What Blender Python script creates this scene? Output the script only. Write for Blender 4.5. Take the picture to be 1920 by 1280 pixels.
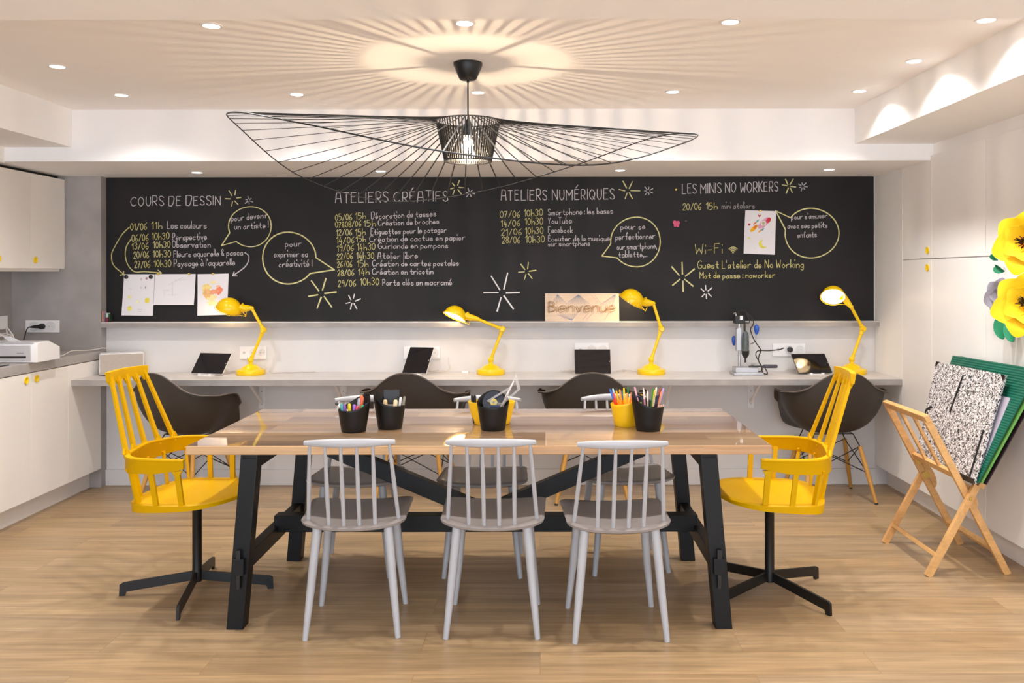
import bpy, bmesh, math, random
from mathutils import Vector, Matrix, noise

S = bpy.context.scene
for o in list(bpy.data.objects):
    bpy.data.objects.remove(o)
COL = S.collection
PI = math.pi
R = math.radians
random.seed(7)

# ------------------------------------------------------------ camera, sky, exposure
CAMZ, F = 1.4264, 1650.0
cam_data = bpy.data.cameras.new('camera')
cam = bpy.data.objects.new('camera', cam_data)
COL.objects.link(cam)
cam.location = (0, 0, CAMZ)
cam.rotation_euler = (R(90), R(0.07), 0)
cam_data.sensor_width = 36
cam_data.lens = F / 1920 * 36
cam_data.shift_x = -52 / 1920
cam_data.shift_y = -125 / 1920
cam_data.clip_start = 0.05
S.camera = cam

world = bpy.data.worlds.new('daylight')
S.world = world
world.use_nodes = True
world.node_tree.nodes['Background'].inputs['Color'].default_value = (0.84, 0.95, 1.08, 1)
world.node_tree.nodes['Background'].inputs['Strength'].default_value = 3.6

S.view_settings.view_transform = 'Standard'
S.view_settings.look = 'None'
S.view_settings.gamma = 1
S.view_settings.use_curve_mapping = False
S.view_settings.exposure = 0.24
S.cycles.max_bounces = 16
S.cycles.diffuse_bounces = 12

SPOT_W = 46.0          # ceiling downlights
UNDER_W = 1.6          # downlights in the beam over the desk
DESK_W = 0.9           # yellow desk lamps
PENDANT_W = 60.0

def at(px, py, y):
    """a point measured in the photograph, set at its real distance y from the camera"""
    return Vector(((px - 1012) * y / F, y, CAMZ - (py - 515) * y / F))

# ------------------------------------------------------------ materials
def lin(c):
    if isinstance(c, str):
        c = [int(c[i:i + 2], 16) / 255 for i in (0, 2, 4)]
        c = [v / 12.92 if v <= 0.04045 else ((v + 0.055) / 1.055) ** 2.4 for v in c]
    return (c[0], c[1], c[2], 1)

MATS = {}
def mat(name, color, rough=0.5, metal=0.0, var=0.04, scale=6.0, coat=0.0, spec=0.5, stretch=None, bump=0.0, alpha=None, trans=0.0, emit=None, estr=0.0):
    """procedural surface: base colour broken up by a faint noise"""
    if name in MATS:
        return MATS[name]
    m = bpy.data.materials.new(name)
    m.use_nodes = True
    nt = m.node_tree
    b = nt.nodes['Principled BSDF']
    b.inputs['Roughness'].default_value = rough
    b.inputs['Metallic'].default_value = metal
    b.inputs['Specular IOR Level'].default_value = spec
    b.inputs['Coat Weight'].default_value = coat
    b.inputs['Coat Roughness'].default_value = 0.06
    b.inputs['Transmission Weight'].default_value = trans
    if alpha is not None:
        b.inputs['Alpha'].default_value = alpha
    col = lin(color)
    tc = nt.nodes.new('ShaderNodeTexCoord')
    mp = nt.nodes.new('ShaderNodeMapping')
    nt.links.new(tc.outputs['Object'], mp.inputs['Vector'])
    if stretch:
        mp.inputs['Scale'].default_value = stretch
    nz = nt.nodes.new('ShaderNodeTexNoise')
    nz.inputs['Scale'].default_value = scale
    nz.inputs['Detail'].default_value = 5
    nt.links.new(mp.outputs['Vector'], nz.inputs['Vector'])
    rp = nt.nodes.new('ShaderNodeValToRGB')
    rp.color_ramp.elements[0].position = 0.3
    rp.color_ramp.elements[1].position = 0.7
    rp.color_ramp.elements[0].color = [max(0, v * (1 - var)) for v in col[:3]] + [1]
    rp.color_ramp.elements[1].color = [min(1, v * (1 + var)) for v in col[:3]] + [1]
    nt.links.new(nz.outputs['Fac'], rp.inputs['Fac'])
    nt.links.new(rp.outputs['Color'], b.inputs['Base Color'])
    if bump:
        bp = nt.nodes.new('ShaderNodeBump')
        bp.inputs['Strength'].default_value = bump
        bp.inputs['Distance'].default_value = 0.002
        nt.links.new(nz.outputs['Fac'], bp.inputs['Height'])
        nt.links.new(bp.outputs['Normal'], b.inputs['Normal'])
    if emit:
        b.inputs['Emission Color'].default_value = lin(emit)
        b.inputs['Emission Strength'].default_value = estr
    MATS[name] = m
    return m

def wood(name, tones, plank_w, plank_l, rough, coat=0.0, mortar=0.0, seam='8a6a48', grain=(1.2, 16, 16), contrast=0.35, swap=False, bump=0.05, fine=0.25):
    """staves or planks running along x (along y when swap), each with its own tone, plus streaky grain"""
    m = bpy.data.materials.new(name)
    m.use_nodes = True
    nt = m.node_tree
    N, L = nt.nodes, nt.links
    b = N['Principled BSDF']
    b.inputs['Roughness'].default_value = rough
    b.inputs['Coat Weight'].default_value = coat
    b.inputs['Coat Roughness'].default_value = 0.025
    b.inputs['Coat IOR'].default_value = 1.72 if coat == 1.0 else 1.5
    tc = N.new('ShaderNodeTexCoord')
    mp = N.new('ShaderNodeMapping')
    L.new(tc.outputs['Object'], mp.inputs['Vector'])
    if swap:
        mp.inputs['Rotation'].default_value = (0, 0, R(90))
    br = N.new('ShaderNodeTexBrick')
    br.offset = 0.37
    br.offset_frequency = 2
    br.squash = 1.0
    br.inputs['Scale'].default_value = 1
    br.inputs['Brick Width'].default_value = plank_l
    br.inputs['Row Height'].default_value = plank_w
    br.inputs['Mortar Size'].default_value = mortar
    br.inputs['Mortar Smooth'].default_value = 0.2
    br.inputs['Color1'].default_value = (0, 0, 0, 1)
    br.inputs['Color2'].default_value = (1, 1, 1, 1)
    br.inputs['Mortar'].default_value = (0.5, 0.5, 0.5, 1)
    L.new(mp.outputs['Vector'], br.inputs['Vector'])
    rp = N.new('ShaderNodeValToRGB')
    els = rp.color_ramp.elements
    while len(els) < len(tones):
        els.new(0.5)
    for i, t in enumerate(tones):
        els[i].position = i / (len(tones) - 1)
        els[i].color = lin(t)
    L.new(br.outputs['Color'], rp.inputs['Fac'])
    # grain, shifted per plank
    sh = N.new('ShaderNodeVectorMath'); sh.operation = 'ADD'
    sc = N.new('ShaderNodeVectorMath'); sc.operation = 'SCALE'
    sc.inputs['Scale'].default_value = 7.0
    L.new(br.outputs['Color'], sc.inputs[0])
    L.new(mp.outputs['Vector'], sh.inputs[0])
    L.new(sc.outputs['Vector'], sh.inputs[1])
    gm = N.new('ShaderNodeMapping')
    gm.inputs['Scale'].default_value = grain
    L.new(sh.outputs['Vector'], gm.inputs['Vector'])
    nz = N.new('ShaderNodeTexNoise')
    nz.inputs['Scale'].default_value = 1.0
    nz.inputs['Detail'].default_value = 8
    nz.inputs['Roughness'].default_value = 0.62
    nz.inputs['Distortion'].default_value = 0.6
    L.new(gm.outputs['Vector'], nz.inputs['Vector'])
    g = N.new('ShaderNodeMapRange')
    g.inputs['From Min'].default_value = 0.3
    g.inputs['From Max'].default_value = 0.7
    g.inputs['To Min'].default_value = 1 - contrast
    g.inputs['To Max'].default_value = 1 + contrast * 0.6
    L.new(nz.outputs['Fac'], g.inputs['Value'])
    gm2 = N.new('ShaderNodeMapping')
    gm2.inputs['Scale'].default_value = (grain[0] * 3.2, grain[1] * 7, grain[2] * 7)
    L.new(sh.outputs['Vector'], gm2.inputs['Vector'])
    nz2 = N.new('ShaderNodeTexNoise')
    nz2.inputs['Scale'].default_value = 1.0
    nz2.inputs['Detail'].default_value = 4
    L.new(gm2.outputs['Vector'], nz2.inputs['Vector'])
    g2 = N.new('ShaderNodeMapRange')
    g2.inputs['From Min'].default_value = 0.3
    g2.inputs['From Max'].default_value = 0.7
    g2.inputs['To Min'].default_value = 1 - fine
    g2.inputs['To Max'].default_value = 1 + fine * 0.5
    L.new(nz2.outputs['Fac'], g2.inputs['Value'])
    mm = N.new('ShaderNodeMath'); mm.operation = 'MULTIPLY'
    L.new(g.outputs['Result'], mm.inputs[0])
    L.new(g2.outputs['Result'], mm.inputs[1])
    mul = N.new('ShaderNodeVectorMath'); mul.operation = 'SCALE'
    L.new(rp.outputs['Color'], mul.inputs[0])
    L.new(mm.outputs['Value'], mul.inputs['Scale'])
    out = mul.outputs['Vector']
    if mortar:
        mx = N.new('ShaderNodeMix'); mx.data_type = 'RGBA'
        L.new(br.outputs['Fac'], mx.inputs['Factor'])
        L.new(out, mx.inputs['A'])
        mx.inputs['B'].default_value = lin(seam)
        out = mx.outputs['Result']
    L.new(out, b.inputs['Base Color'])
    bp = N.new('ShaderNodeBump')
    bp.inputs['Strength'].default_value = bump
    bp.inputs['Distance'].default_value = 0.002
    L.new(nz.outputs['Fac'], bp.inputs['Height'])
    L.new(bp.outputs['Normal'], b.inputs['Normal'])
    return m

def marbled(name):
    """black and white marbled paper"""
    m = bpy.data.materials.new(name)
    m.use_nodes = True
    nt = m.node_tree
    N, L = nt.nodes, nt.links
    b = N['Principled BSDF']
    b.inputs['Roughness'].default_value = 0.6
    tc = N.new('ShaderNodeTexCoord')
    nz = N.new('ShaderNodeTexNoise')
    nz.inputs['Scale'].default_value = 96
    nz.inputs['Detail'].default_value = 2
    nz.inputs['Distortion'].default_value = 1.5
    L.new(tc.outputs['Object'], nz.inputs['Vector'])
    rp = N.new('ShaderNodeValToRGB')
    e = rp.color_ramp.elements
    e[0].position = 0.43; e[0].color = lin('161414')
    e[1].position = 0.55; e[1].color = lin('e8e2e2')
    L.new(nz.outputs['Fac'], rp.inputs['Fac'])
    L.new(rp.outputs['Color'], b.inputs['Base Color'])
    return m

def emitter(name, color, strength):
    m = bpy.data.materials.new(name)
    m.use_nodes = True
    nt = m.node_tree
    b = nt.nodes['Principled BSDF']
    b.inputs['Base Color'].default_value = (0.9, 0.9, 0.9, 1)
    b.inputs['Emission Color'].default_value = lin(color)
    b.inputs['Emission Strength'].default_value = strength
    return m

M_WALL = mat('white_paint', 'f5f4f4', 0.6, var=0.01)
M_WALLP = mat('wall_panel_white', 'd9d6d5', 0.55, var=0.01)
M_CEIL = mat('ceiling_paint', 'f8f5f3', 0.7, var=0.01)
M_FLOOR = wood('oak_vinyl_floor', ['a0835f', 'aa8d69', 'b0926c', 'a58b6c', 'b69871'], 0.185, 1.22, 0.34, mortar=0.0012, seam='8d7150', grain=(1.0, 12, 12), contrast=0.30, fine=0.22)
M_CONC = mat('grey_stone_laminate', 'a09a97', 0.45, var=0.12, scale=5.0)
M_CONC2 = mat('pale_grey_laminate', 'aba5a2', 0.42, var=0.10, scale=7.0)
M_DESK = mat('desk_laminate_lit', 'cbc6c3', 0.36, var=0.06, scale=8.0)  # top surfaces: grazing sheen and lamp light lightened into the colour
M_EDGE = mat('desk_laminate_shaded', '9d9692', 0.42, var=0.10, scale=9.0)  # front edges: same laminate, painted darker for the missing sheen
M_CABR = mat('white_lacquer', 'f3f1ef', 0.4, var=0.008)
M_CAB = mat('cream_lacquer', 'f1ece6', 0.4, var=0.012)
M_PLINTH = mat('plinth_laminate', 'e6e1dc', 0.5, var=0.04)
M_BOARD = mat('chalkboard_black', '1f1c1d', 0.6, var=0.35, scale=2.2, spec=0.3)
M_WCHALK = mat('white_chalk', 'c4bec2', 0.9, var=0.35, scale=180, spec=0.1)
M_YCHALK = mat('yellow_chalk', 'c6be80', 0.9, var=0.30, scale=180, spec=0.1)
M_YSTRONG = mat('yellow_chalk_heavy', 'd5cf96', 0.9, var=0.2, scale=180, spec=0.1)
M_WSTRONG = mat('white_chalk_heavy', 'e6e2e2', 0.9, var=0.2, scale=180, spec=0.1)
M_GCHALK = mat('faint_chalk', '9a9598', 0.9, var=0.4, scale=160, spec=0.1)
M_TABLE = wood('acacia_butcher_block', ['5f4231', '84634a', '8c6c50', '9a7858', 'b0926f', '775740'], 0.123, 0.95, 0.4, coat=1.0, mortar=0.0008, seam='7a5a3c', grain=(1.1, 20, 20), contrast=0.32, fine=0.2, bump=0.0)
M_TEDGE = wood('acacia_edge', ['b98a5c', 'd3aa7c', 'c79c6c'], 0.02, 0.9, 0.35, coat=0.3, grain=(1.5, 20, 30), contrast=0.25, fine=0.15, bump=0.0)
M_BLACKWOOD = mat('black_stained_wood', '0b0b0d', 0.45, spec=0.3, var=0.2, scale=4, stretch=(3, 3, 1))
M_GREY = mat('light_grey_lacquer', 'aeadb0', 0.38, var=0.03)
M_SEATGREY = mat('grey_lacquer_darkened', '918985', 0.34, var=0.04)  # leg grey with the dark reflection of the table underside put into it
M_YPLAST = mat('mustard_yellow_plastic', 'cf9e00', 0.45, var=0.02, spec=0.12)
M_YLAMP = mat('yellow_enamel', 'f2c600', 0.25, var=0.01, spec=0.4, coat=0.2)
M_BLACKMET = mat('black_steel', '0a0a0b', 0.4, metal=0.0, var=0.1)
M_SHELL = mat('dark_brown_plastic', '332b25', 0.5, var=0.05, scale=10)
M_SHELLEDGE = mat('shell_edge', '6b6058', 0.5, var=0.03)
M_MAPLE = wood('golden_maple', ['bf8a3e', 'c99648'], 0.3, 2.0, 0.4, grain=(10, 10, 1.5), contrast=0.2, fine=0.1)
M_BEECH = wood('beech', ['cf9a5e', 'd8a76a'], 0.3, 2.0, 0.45, grain=(12, 2, 12), contrast=0.16, fine=0.12)
M_BRASS = mat('brass', 'c9a85a', 0.35, metal=0.9, var=0.05)
M_WIRE = mat('black_wire', '141313', 0.5)
M_WHITEPL = mat('white_plastic', 'eceaea', 0.35, var=0.01)
M_GREYPL = mat('pale_grey_plastic', 'c3bfc0', 0.4, var=0.02)
M_TAUPE = mat('taupe_speaker_cloth', 'b3a79b', 0.8, var=0.05, scale=60)
M_BLACKPL = mat('black_plastic', '171413', 0.4, var=0.05)
M_SCREEN = mat('tablet_glass', '121016', 0.06, var=0.05, spec=0.6)
M_PAPER = mat('drawing_paper', 'e9e6ea', 0.8, var=0.01)
M_GOLD = mat('gold_pin', 'd9b45a', 0.3, metal=0.85)
M_YPULL = mat('yellow_pull', 'f0cd12', 0.4, var=0.02)
M_CHROME = mat('chrome', 'c9c9cc', 0.18, metal=1.0)
M_ALU = mat('cast_aluminium', 'b9b8bb', 0.38, metal=0.7, var=0.06)
M_GAP = mat('dark_gap', '2b2622', 0.8)
M_SPOT = emitter('downlight_lens', 'fff6ea', 16)
M_BULB = emitter('warm_bulb', 'ffe0b0', 20)
M_PBULB = emitter('pendant_filament', 'ffe2bd', PENDANT_W * 190)
M_GLASS = mat('clear_bulb_glass', 'fff2df', 0.05, alpha=0.18, spec=0.6)
M_LAMPIN = mat('white_enamel', 'f7f2e8', 0.4, var=0.0)

# ------------------------------------------------------------ mesh helpers
class G:
    def __init__(self):
        self.bm = bmesh.new()

    def box(self, x0, x1, y0, y1, z0, z1):
        v = [self.bm.verts.new(p) for p in ((x0, y0, z0), (x1, y0, z0), (x1, y1, z0), (x0, y1, z0), (x0, y0, z1), (x1, y0, z1), (x1, y1, z1), (x0, y1, z1))]
        for f in ((3, 2, 1, 0), (4, 5, 6, 7), (0, 1, 5, 4), (1, 2, 6, 5), (2, 3, 7, 6), (3, 0, 4, 7)):
            self.bm.faces.new([v[i] for i in f])
        return self

    def hexa(self, pts):
        v = [self.bm.verts.new(p) for p in pts]
        for f in ((3, 2, 1, 0), (4, 5, 6, 7), (0, 1, 5, 4), (1, 2, 6, 5), (2, 3, 7, 6), (3, 0, 4, 7)):
            self.bm.faces.new([v[i] for i in f])
        return self

    def bar(self, p, q, w, h, side=(1, 0, 0), w2=None, h2=None):
        """rectangular bar from p to q: w across `side`, h across the other way"""
        p, q = Vector(p), Vector(q)
        d = (q - p).normalized()
        s = Vector(side)
        s = (s - d * s.dot(d)).normalized()
        u = d.cross(s)
        w2 = w if w2 is None else w2
        h2 = h if h2 is None else h2
        pts = []
        for c, ww, hh in ((p, w, h), (q, w2, h2)):
            for a, b in ((-1, -1), (1, -1), (1, 1), (-1, 1)):
                pts.append(c + s * a * ww / 2 + u * b * hh / 2)
        return self.hexa(pts)

    def tube(self, pts, r, n=8, closed=False, cap=True):
        pts = [Vector(p) for p in pts]
        if not hasattr(r, '__len__'):
            r = [r] * len(pts)
        rings = []
        m = len(pts)
        up = None
        for i, p in enumerate(pts):
            if closed:
                t = pts[(i + 1) % m] - pts[i - 1]
            else:
                t = pts[min(i + 1, m - 1)] - pts[max(i - 1, 0)]
            if t.length < 1e-9:
                t = Vector((0, 0, 1))
            t.normalize()
            if up is None:
                up = Vector((0, 0, 1)) if abs(t.z) < 0.9 else Vector((1, 0, 0))
            a = (up - t * up.dot(t))
            if a.length < 1e-6:
                a = t.orthogonal()
            a.normalize()
            b = t.cross(a)
            up = a
            rings.append([self.bm.verts.new(p + (a * math.cos(2 * PI * k / n) + b * math.sin(2 * PI * k / n)) * r[i]) for k in range(n)])
        for i in range(m if closed else m - 1):
            A, B = rings[i], rings[(i + 1) % m]
            for k in range(n):
                self.bm.faces.new((A[k], A[(k + 1) % n], B[(k + 1) % n], B[k]))
        if cap and not closed:
            self.bm.faces.new(rings[0][::-1])
            self.bm.faces.new(rings[-1])
        return self

    def lathe(self, prof, n=24, m=None, cap0=True, cap1=True):
        """profile [(r, z)] turned about z, then moved by matrix m"""
        m = m or Matrix.Identity(4)
        rings = []
        for r, z in prof:
            if r < 1e-6:
                rings.append([self.bm.verts.new(m @ Vector((0, 0, z)))])
            else:
                rings.append([self.bm.verts.new(m @ Vector((r * math.cos(2 * PI * k / n), r * math.sin(2 * PI * k / n), z))) for k in range(n)])
        for A, B in zip(rings, rings[1:]):
            for k in range(n):
                l = (k + 1) % n
                if len(A) == 1 and len(B) == 1:
                    continue
                if len(A) == 1:
                    self.bm.faces.new((A[0], B[l], B[k]))
                elif len(B) == 1:
                    self.bm.faces.new((A[k], A[l], B[0]))
                else:
                    self.bm.faces.new((A[k], A[l], B[l], B[k]))
        if cap0 and len(rings[0]) > 1:
            self.bm.faces.new(rings[0][::-1])
        if cap1 and len(rings[-1]) > 1:
            self.bm.faces.new(rings[-1])
        return self

    def sphere(self, c, r, n=12, sq=(1, 1, 1)):
        k = max(4, n // 2)
        prof = [(r * math.sin(PI * i / k), -r * math.cos(PI * i / k)) for i in range(k + 1)]
        prof[0] = (0, -r); prof[-1] = (0, r)
        return self.lathe(prof, n, Matrix.Translation(c) @ Matrix.Diagonal((*sq, 1)))

    def prism(self, poly, axis, a, b):
        """closed 2-D outline pushed from a to b along an axis (0 x, 1 y, 2 z)"""
        def P(u, v, w):
            return ((w, u, v), (u, w, v), (u, v, w))[axis]
        A = [self.bm.verts.new(P(u, v, a)) for u, v in poly]
        B = [self.bm.verts.new(P(u, v, b)) for u, v in poly]
        n = len(poly)
        self.bm.faces.new(A[::-1]); self.bm.faces.new(B)
        for i in range(n):
            j = (i + 1) % n
            self.bm.faces.new((A[i], A[j], B[j], B[i]))
        return self

    def grid(self, rows, close_u=False, close_v=False):
        """rows of points -> quads"""
        V = [[self.bm.verts.new(p) for p in r] for r in rows]
        nr, nc = len(V), len(V[0])
        for i in range(nr if close_v else nr - 1):
            for k in range(nc if close_u else nc - 1):
                q = (V[i][k], V[i][(k + 1) % nc], V[(i + 1) % nr][(k + 1) % nc], V[(i + 1) % nr][k])
                if len(set(q)) == 4:
                    self.bm.faces.new(q)
        return V

    def face(self, pts):
        self.bm.faces.new([self.bm.verts.new(p) for p in pts])
        return self

    def make(self, name, m, parent=None, smooth=False, bevel=0.0, seg=2, mx=None, merge=False, solid=0.0, label=None):
        bm = self.bm
        if merge:
            bmesh.ops.remove_doubles(bm, verts=bm.verts, dist=1e-5)
        if mx is not None:
            bmesh.ops.transform(bm, matrix=mx, verts=bm.verts)
        bmesh.ops.recalc_face_normals(bm, faces=bm.faces)
        if bevel:
            es = [e for e in bm.edges if len(e.link_faces) == 2 and e.calc_face_angle(0) > 0.6]
            bmesh.ops.bevel(bm, geom=es, offset=bevel, segments=seg, affect='EDGES', profile=0.5, clamp_overlap=True)
        if solid:
            bmesh.ops.solidify(bm, geom=bm.faces[:], thickness=solid)
            bmesh.ops.recalc_face_normals(bm, faces=bm.faces)
        if smooth or bevel:
            for f in bm.faces:
                f.smooth = True
            for e in bm.edges:
                if len(e.link_faces) == 2 and e.calc_face_angle(0) > (0.35 if bevel and not smooth else 0.75):
                    e.smooth = False
        me = bpy.data.meshes.new(name)
        bm.to_mesh(me)
        bm.free()
        me.materials.append(m)
        o = bpy.data.objects.new(name, me)
        COL.objects.link(o)
        if parent is not None:
            o.parent = parent
        if label:
            o['label'] = label
        return o

def tag(o, label, cat, group=None, kind=None):
    o['label'] = label
    o['category'] = cat
    if group:
        o['group'] = group
    if kind:
        o['kind'] = kind
    return o

def thing(name, label, cat, loc=(0, 0, 0), rz=0.0, group=None):
    o = bpy.data.objects.new(name, None)
    o.empty_display_size = 0.05
    COL.objects.link(o)
    o.location = loc
    o.rotation_euler = (0, 0, rz)
    return tag(o, label, cat, group)

def struct(o):
    o['kind'] = 'structure'
    return o

def dup(root, loc, rz, label=None):
    r = root.copy()
    COL.objects.link(r)
    r.location = loc
    r.rotation_euler = (0, 0, rz)
    if label:
        r['label'] = label
    for ch in list(root.children):
        c = ch.copy()
        COL.objects.link(c)
        c.parent = r
        for g in ch.children:
            d = g.copy()
            COL.objects.link(d)
            d.parent = c
    return r

def crom(pts, k=6, closed=False):
    """Catmull-Rom through points"""
    P = [Vector(p) for p in pts]
    n = len(P)
    out = []
    for i in range(n if closed else n - 1):
        if closed:
            a, b, c, d = P[i - 1], P[i], P[(i + 1) % n], P[(i + 2) % n]
        else:
            a, b, c, d = P[max(i - 1, 0)], P[i], P[i + 1], P[min(i + 2, n - 1)]
        for j in range(k):
            t = j / k
            out.append(0.5 * ((2 * b) + (c - a) * t + (2 * a - 5 * b + 4 * c - d) * t * t + (3 * b - a - 3 * c + d) * t ** 3))
    if not closed:
        out.append(P[-1])
    return out

def light(kind, loc, energy, color, radius=0.03, rot=None, size=R(120), blend=0.6, name='light', parent=None):
    l = bpy.data.lights.new(name, kind)
    l.energy = energy
    l.color = color
    l.shadow_soft_size = radius
    if kind == 'SPOT':
        l.spot_size = size
        l.spot_blend = blend
    o = bpy.data.objects.new(name, l)
    COL.objects.link(o)
    o.location = loc
    if rot:
        o.rotation_euler = rot
    if parent is not None:
        o.parent = parent
    return o
# ------------------------------------------------------------ the room
XL, XR, YB, ZC = -3.55, 2.92, 5.99, 2.394
DOORL, DOORR = -2.95, 2.281
struct(G().box(XL - 0.1, XR + 0.1, -1.6, YB + 0.1, -0.1, 0).make('floor', M_FLOOR))
struct(G().box(XL - 0.1, XR + 0.1, -1.6, YB + 0.1, ZC, ZC + 0.1).make('ceiling', M_CEIL))
struct(G().box(XL, XR, YB, YB + 0.1, 0, ZC).make('wall_back', M_WALLP))
struct(G().box(XL - 0.1, XL, -1.6, YB + 0.1, 0, ZC).make('wall_left', M_CONC))
struct(G().box(XR, XR + 0.1, -1.6, YB + 0.1, 0, ZC).make('wall_right', M_WALL))
struct(G().box(XL, DOORL, 5.917, YB, 0, 2.092).make('wall_pier', M_CONC))
struct(G().box(XL, XR, 5.14, YB, 2.092, ZC).make('ceiling_beam', M_WALL))
struct(G().box(XL, -2.73, -1.6, 5.14, 2.174, ZC).make('ceiling_bulkhead_left', M_WALL))
struct(G().box(1.841, XR, -1.6, 5.14, 2.188, ZC).make('ceiling_bulkhead_right', M_WALL))
struct(G().box(-2.73, 1.841, 1.95, 2.665, 2.2, ZC).make('ceiling_beam_front', M_CEIL))
struct(G().box(DOORL, DOORR, 5.972, YB, 0, 0.109).make('baseboard_back', M_WALLP, bevel=0.003))
struct(G().box(-3.05, -3.03, 4.31, 5.98, 0, 0.125).make('baseboard_left', M_PLINTH))
struct(G().box(2.36, 2.38, 3.31, 5.98, 0, 0.132).make('baseboard_right', M_PLINTH))
# the wall behind the left wall cabinets goes up to the bulkhead as a filler
struct(G().box(XL, -3.125, 3.0, 5.14, 2.085, 2.174).make('trim_1', M_CAB))
struct(G().box(2.30, XR, 3.0, YB, 2.122, 2.188).make('trim_2', M_CABR))
struct(G().box(XL, -3.24, 5.14, 5.917, 2.07, 2.092).make('shadow_gap', M_GAP))  # dark strip painted in for the shade of the gap over the cabinets

# ------------------------------------------------------------ left kitchen run
def pull(x, y, z, parent, face=1):
    """yellow recessed ring pull: a disc with a raised rim, facing +x (face 1) or -x"""
    mx = Matrix.Translation((x, y, z)) @ Matrix.Rotation(face * PI / 2, 4, 'Y')
    g = G().lathe([(0.017, 0), (0.021, 0.003), (0.021, 0.006), (0.017, 0.007), (0.013, 0.0035), (0.0, 0.003)], 20, mx)
    return g.make('pull', M_YPULL, parent, smooth=True, label='round yellow finger pull')

def base_cabinet(y0, y1, ypull, label):
    t = thing('base_cabinet', label, 'cabinet', (0, 0, 0), group='white base cabinets along the left wall')
    G().box(XL + 0.005, DOORL - 0.02, y0 + 0.001, y1 - 0.001, 0.126, 0.864).make('carcass', M_CAB, t)
    d = G().box(DOORL - 0.019, DOORL, y0 + 0.0015, y1 - 0.0015, 0.128, 0.861).make('door', M_CAB, t, bevel=0.0012)
    if ypull:
        pull(DOORL, ypull, 0.823, d)
    return t

base_cabinet(5.503, 5.915, None, 'plain cream base cabinet end panel beside the grey pier, without a pull')
base_cabinet(5.103, 5.503, 5.155, 'cream base cabinet under the worktop, nearest the grey pier, one yellow pull')
base_cabinet(4.703, 5.103, 5.052, 'cream base cabinet under the worktop below the printer, cut by the picture edge')
base_cabinet(4.303, 4.703, 4.355, 'cream base cabinet at the near end of the worktop, past the left picture edge')
tag(G().box(XL + 0.002, DOORL + 0.004, 4.29, 5.915, 0.866, 0.920).make('worktop', M_CONC2, bevel=0.002),
    'grey stone-look worktop on the cream base cabinets', 'worktop')

def wall_cabinet(y0, y1, ypull, label):
    t = thing('wall_cabinet', label, 'cabinet', group='cream wall cabinets over the worktop')
    G().box(XL + 0.005, -3.21, y0 + 0.001, y1 - 0.001, 1.478, 2.066).make('carcass', M_CAB, t)
    G().box(XL + 0.005, -3.225, y0 + 0.001, y1 - 0.001, 1.452, 1.477).make('light_rail', M_CAB, t)
    d = G().box(-3.209, -3.19, y0 + 0.0015, y1 - 0.0015, 1.470, 2.068).make('door', M_CAB, t, bevel=0.0012)
    pull(-3.19, ypull, 1.524, d)
    return t
wall_cabinet(5.520, 5.912, 5.562, 'cream wall cabinet next to the grey pier')
wall_cabinet(5.118, 5.518, 5.185, 'cream wall cabinet cut by the left picture edge')

# ------------------------------------------------------------ right cupboards
def tall_cabinet(y0, y1, label, split=True, ypull=None):
    t = thing('tall_cabinet', label, 'cupboard', group='white full-height cupboards on the right')
    G().box(DOORR + 0.02, XR - 0.005, y0 + 0.001, y1 - 0.001, 0.134, 2.12).make('carcass', M_CABR, t)
    if split:
        a = G().box(DOORR, DOORR + 0.019, y0 + 0.001, y1 - 0.001, 0.132, 1.5145).make('door', M_CABR, t, bevel=0.0012)
        b = G().box(DOORR, DOORR + 0.019, y0 + 0.001, y1 - 0.001, 1.5205, 2.118).make('door', M_CABR, t, bevel=0.0012)
        if ypull:
            pull(DOORR, ypull, 1.466, a, -1)
            pull(DOORR, ypull, 1.567, b, -1)
    else:
        G().box(DOORR, DOORR + 0.019, y0 + 0.001, y1 - 0.001, 0.132, 2.118).make('door', M_CABR, t, bevel=0.0012)
    return t
tall_cabinet(5.537, 5.985, 'plain white cupboard end panel at the right end of the desk', split=False)
tall_cabinet(5.122, 5.535, 'white cupboard with two yellow pulls beside the horizontal door gap', ypull=5.172)
tall_cabinet(4.502, 5.120, 'white cupboard behind the wooden print rack')
tall_cabinet(3.902, 4.500, 'white cupboard behind the yellow paper flowers, at the right picture edge')

tall_cabinet(3.302, 3.900, 'white cupboard nearest the viewpoint, past the right picture edge')

# ------------------------------------------------------------ desk, shelf
t = thing('wall_desk', 'long grey laminate desk fixed along the back wall', 'desk')
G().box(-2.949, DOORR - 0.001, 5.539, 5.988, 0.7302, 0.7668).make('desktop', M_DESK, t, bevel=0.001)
G().box(-2.949, DOORR - 0.001, 5.5365, 5.539, 0.7302, 0.7664).make('front_edge', M_EDGE, t, label='front edge with its dimmer light painted as darker grey')
t = thing('wall_shelf', 'narrow grey ledge under the chalkboard', 'shelf')
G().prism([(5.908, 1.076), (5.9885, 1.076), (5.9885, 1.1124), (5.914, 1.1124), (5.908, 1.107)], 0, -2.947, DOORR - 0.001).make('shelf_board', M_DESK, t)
G().box(-2.947, DOORR - 0.001, 5.9055, 5.908, 1.076, 1.106).make('front_edge', M_EDGE, t, label='front edge with its dimmer light painted as darker grey')

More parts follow.
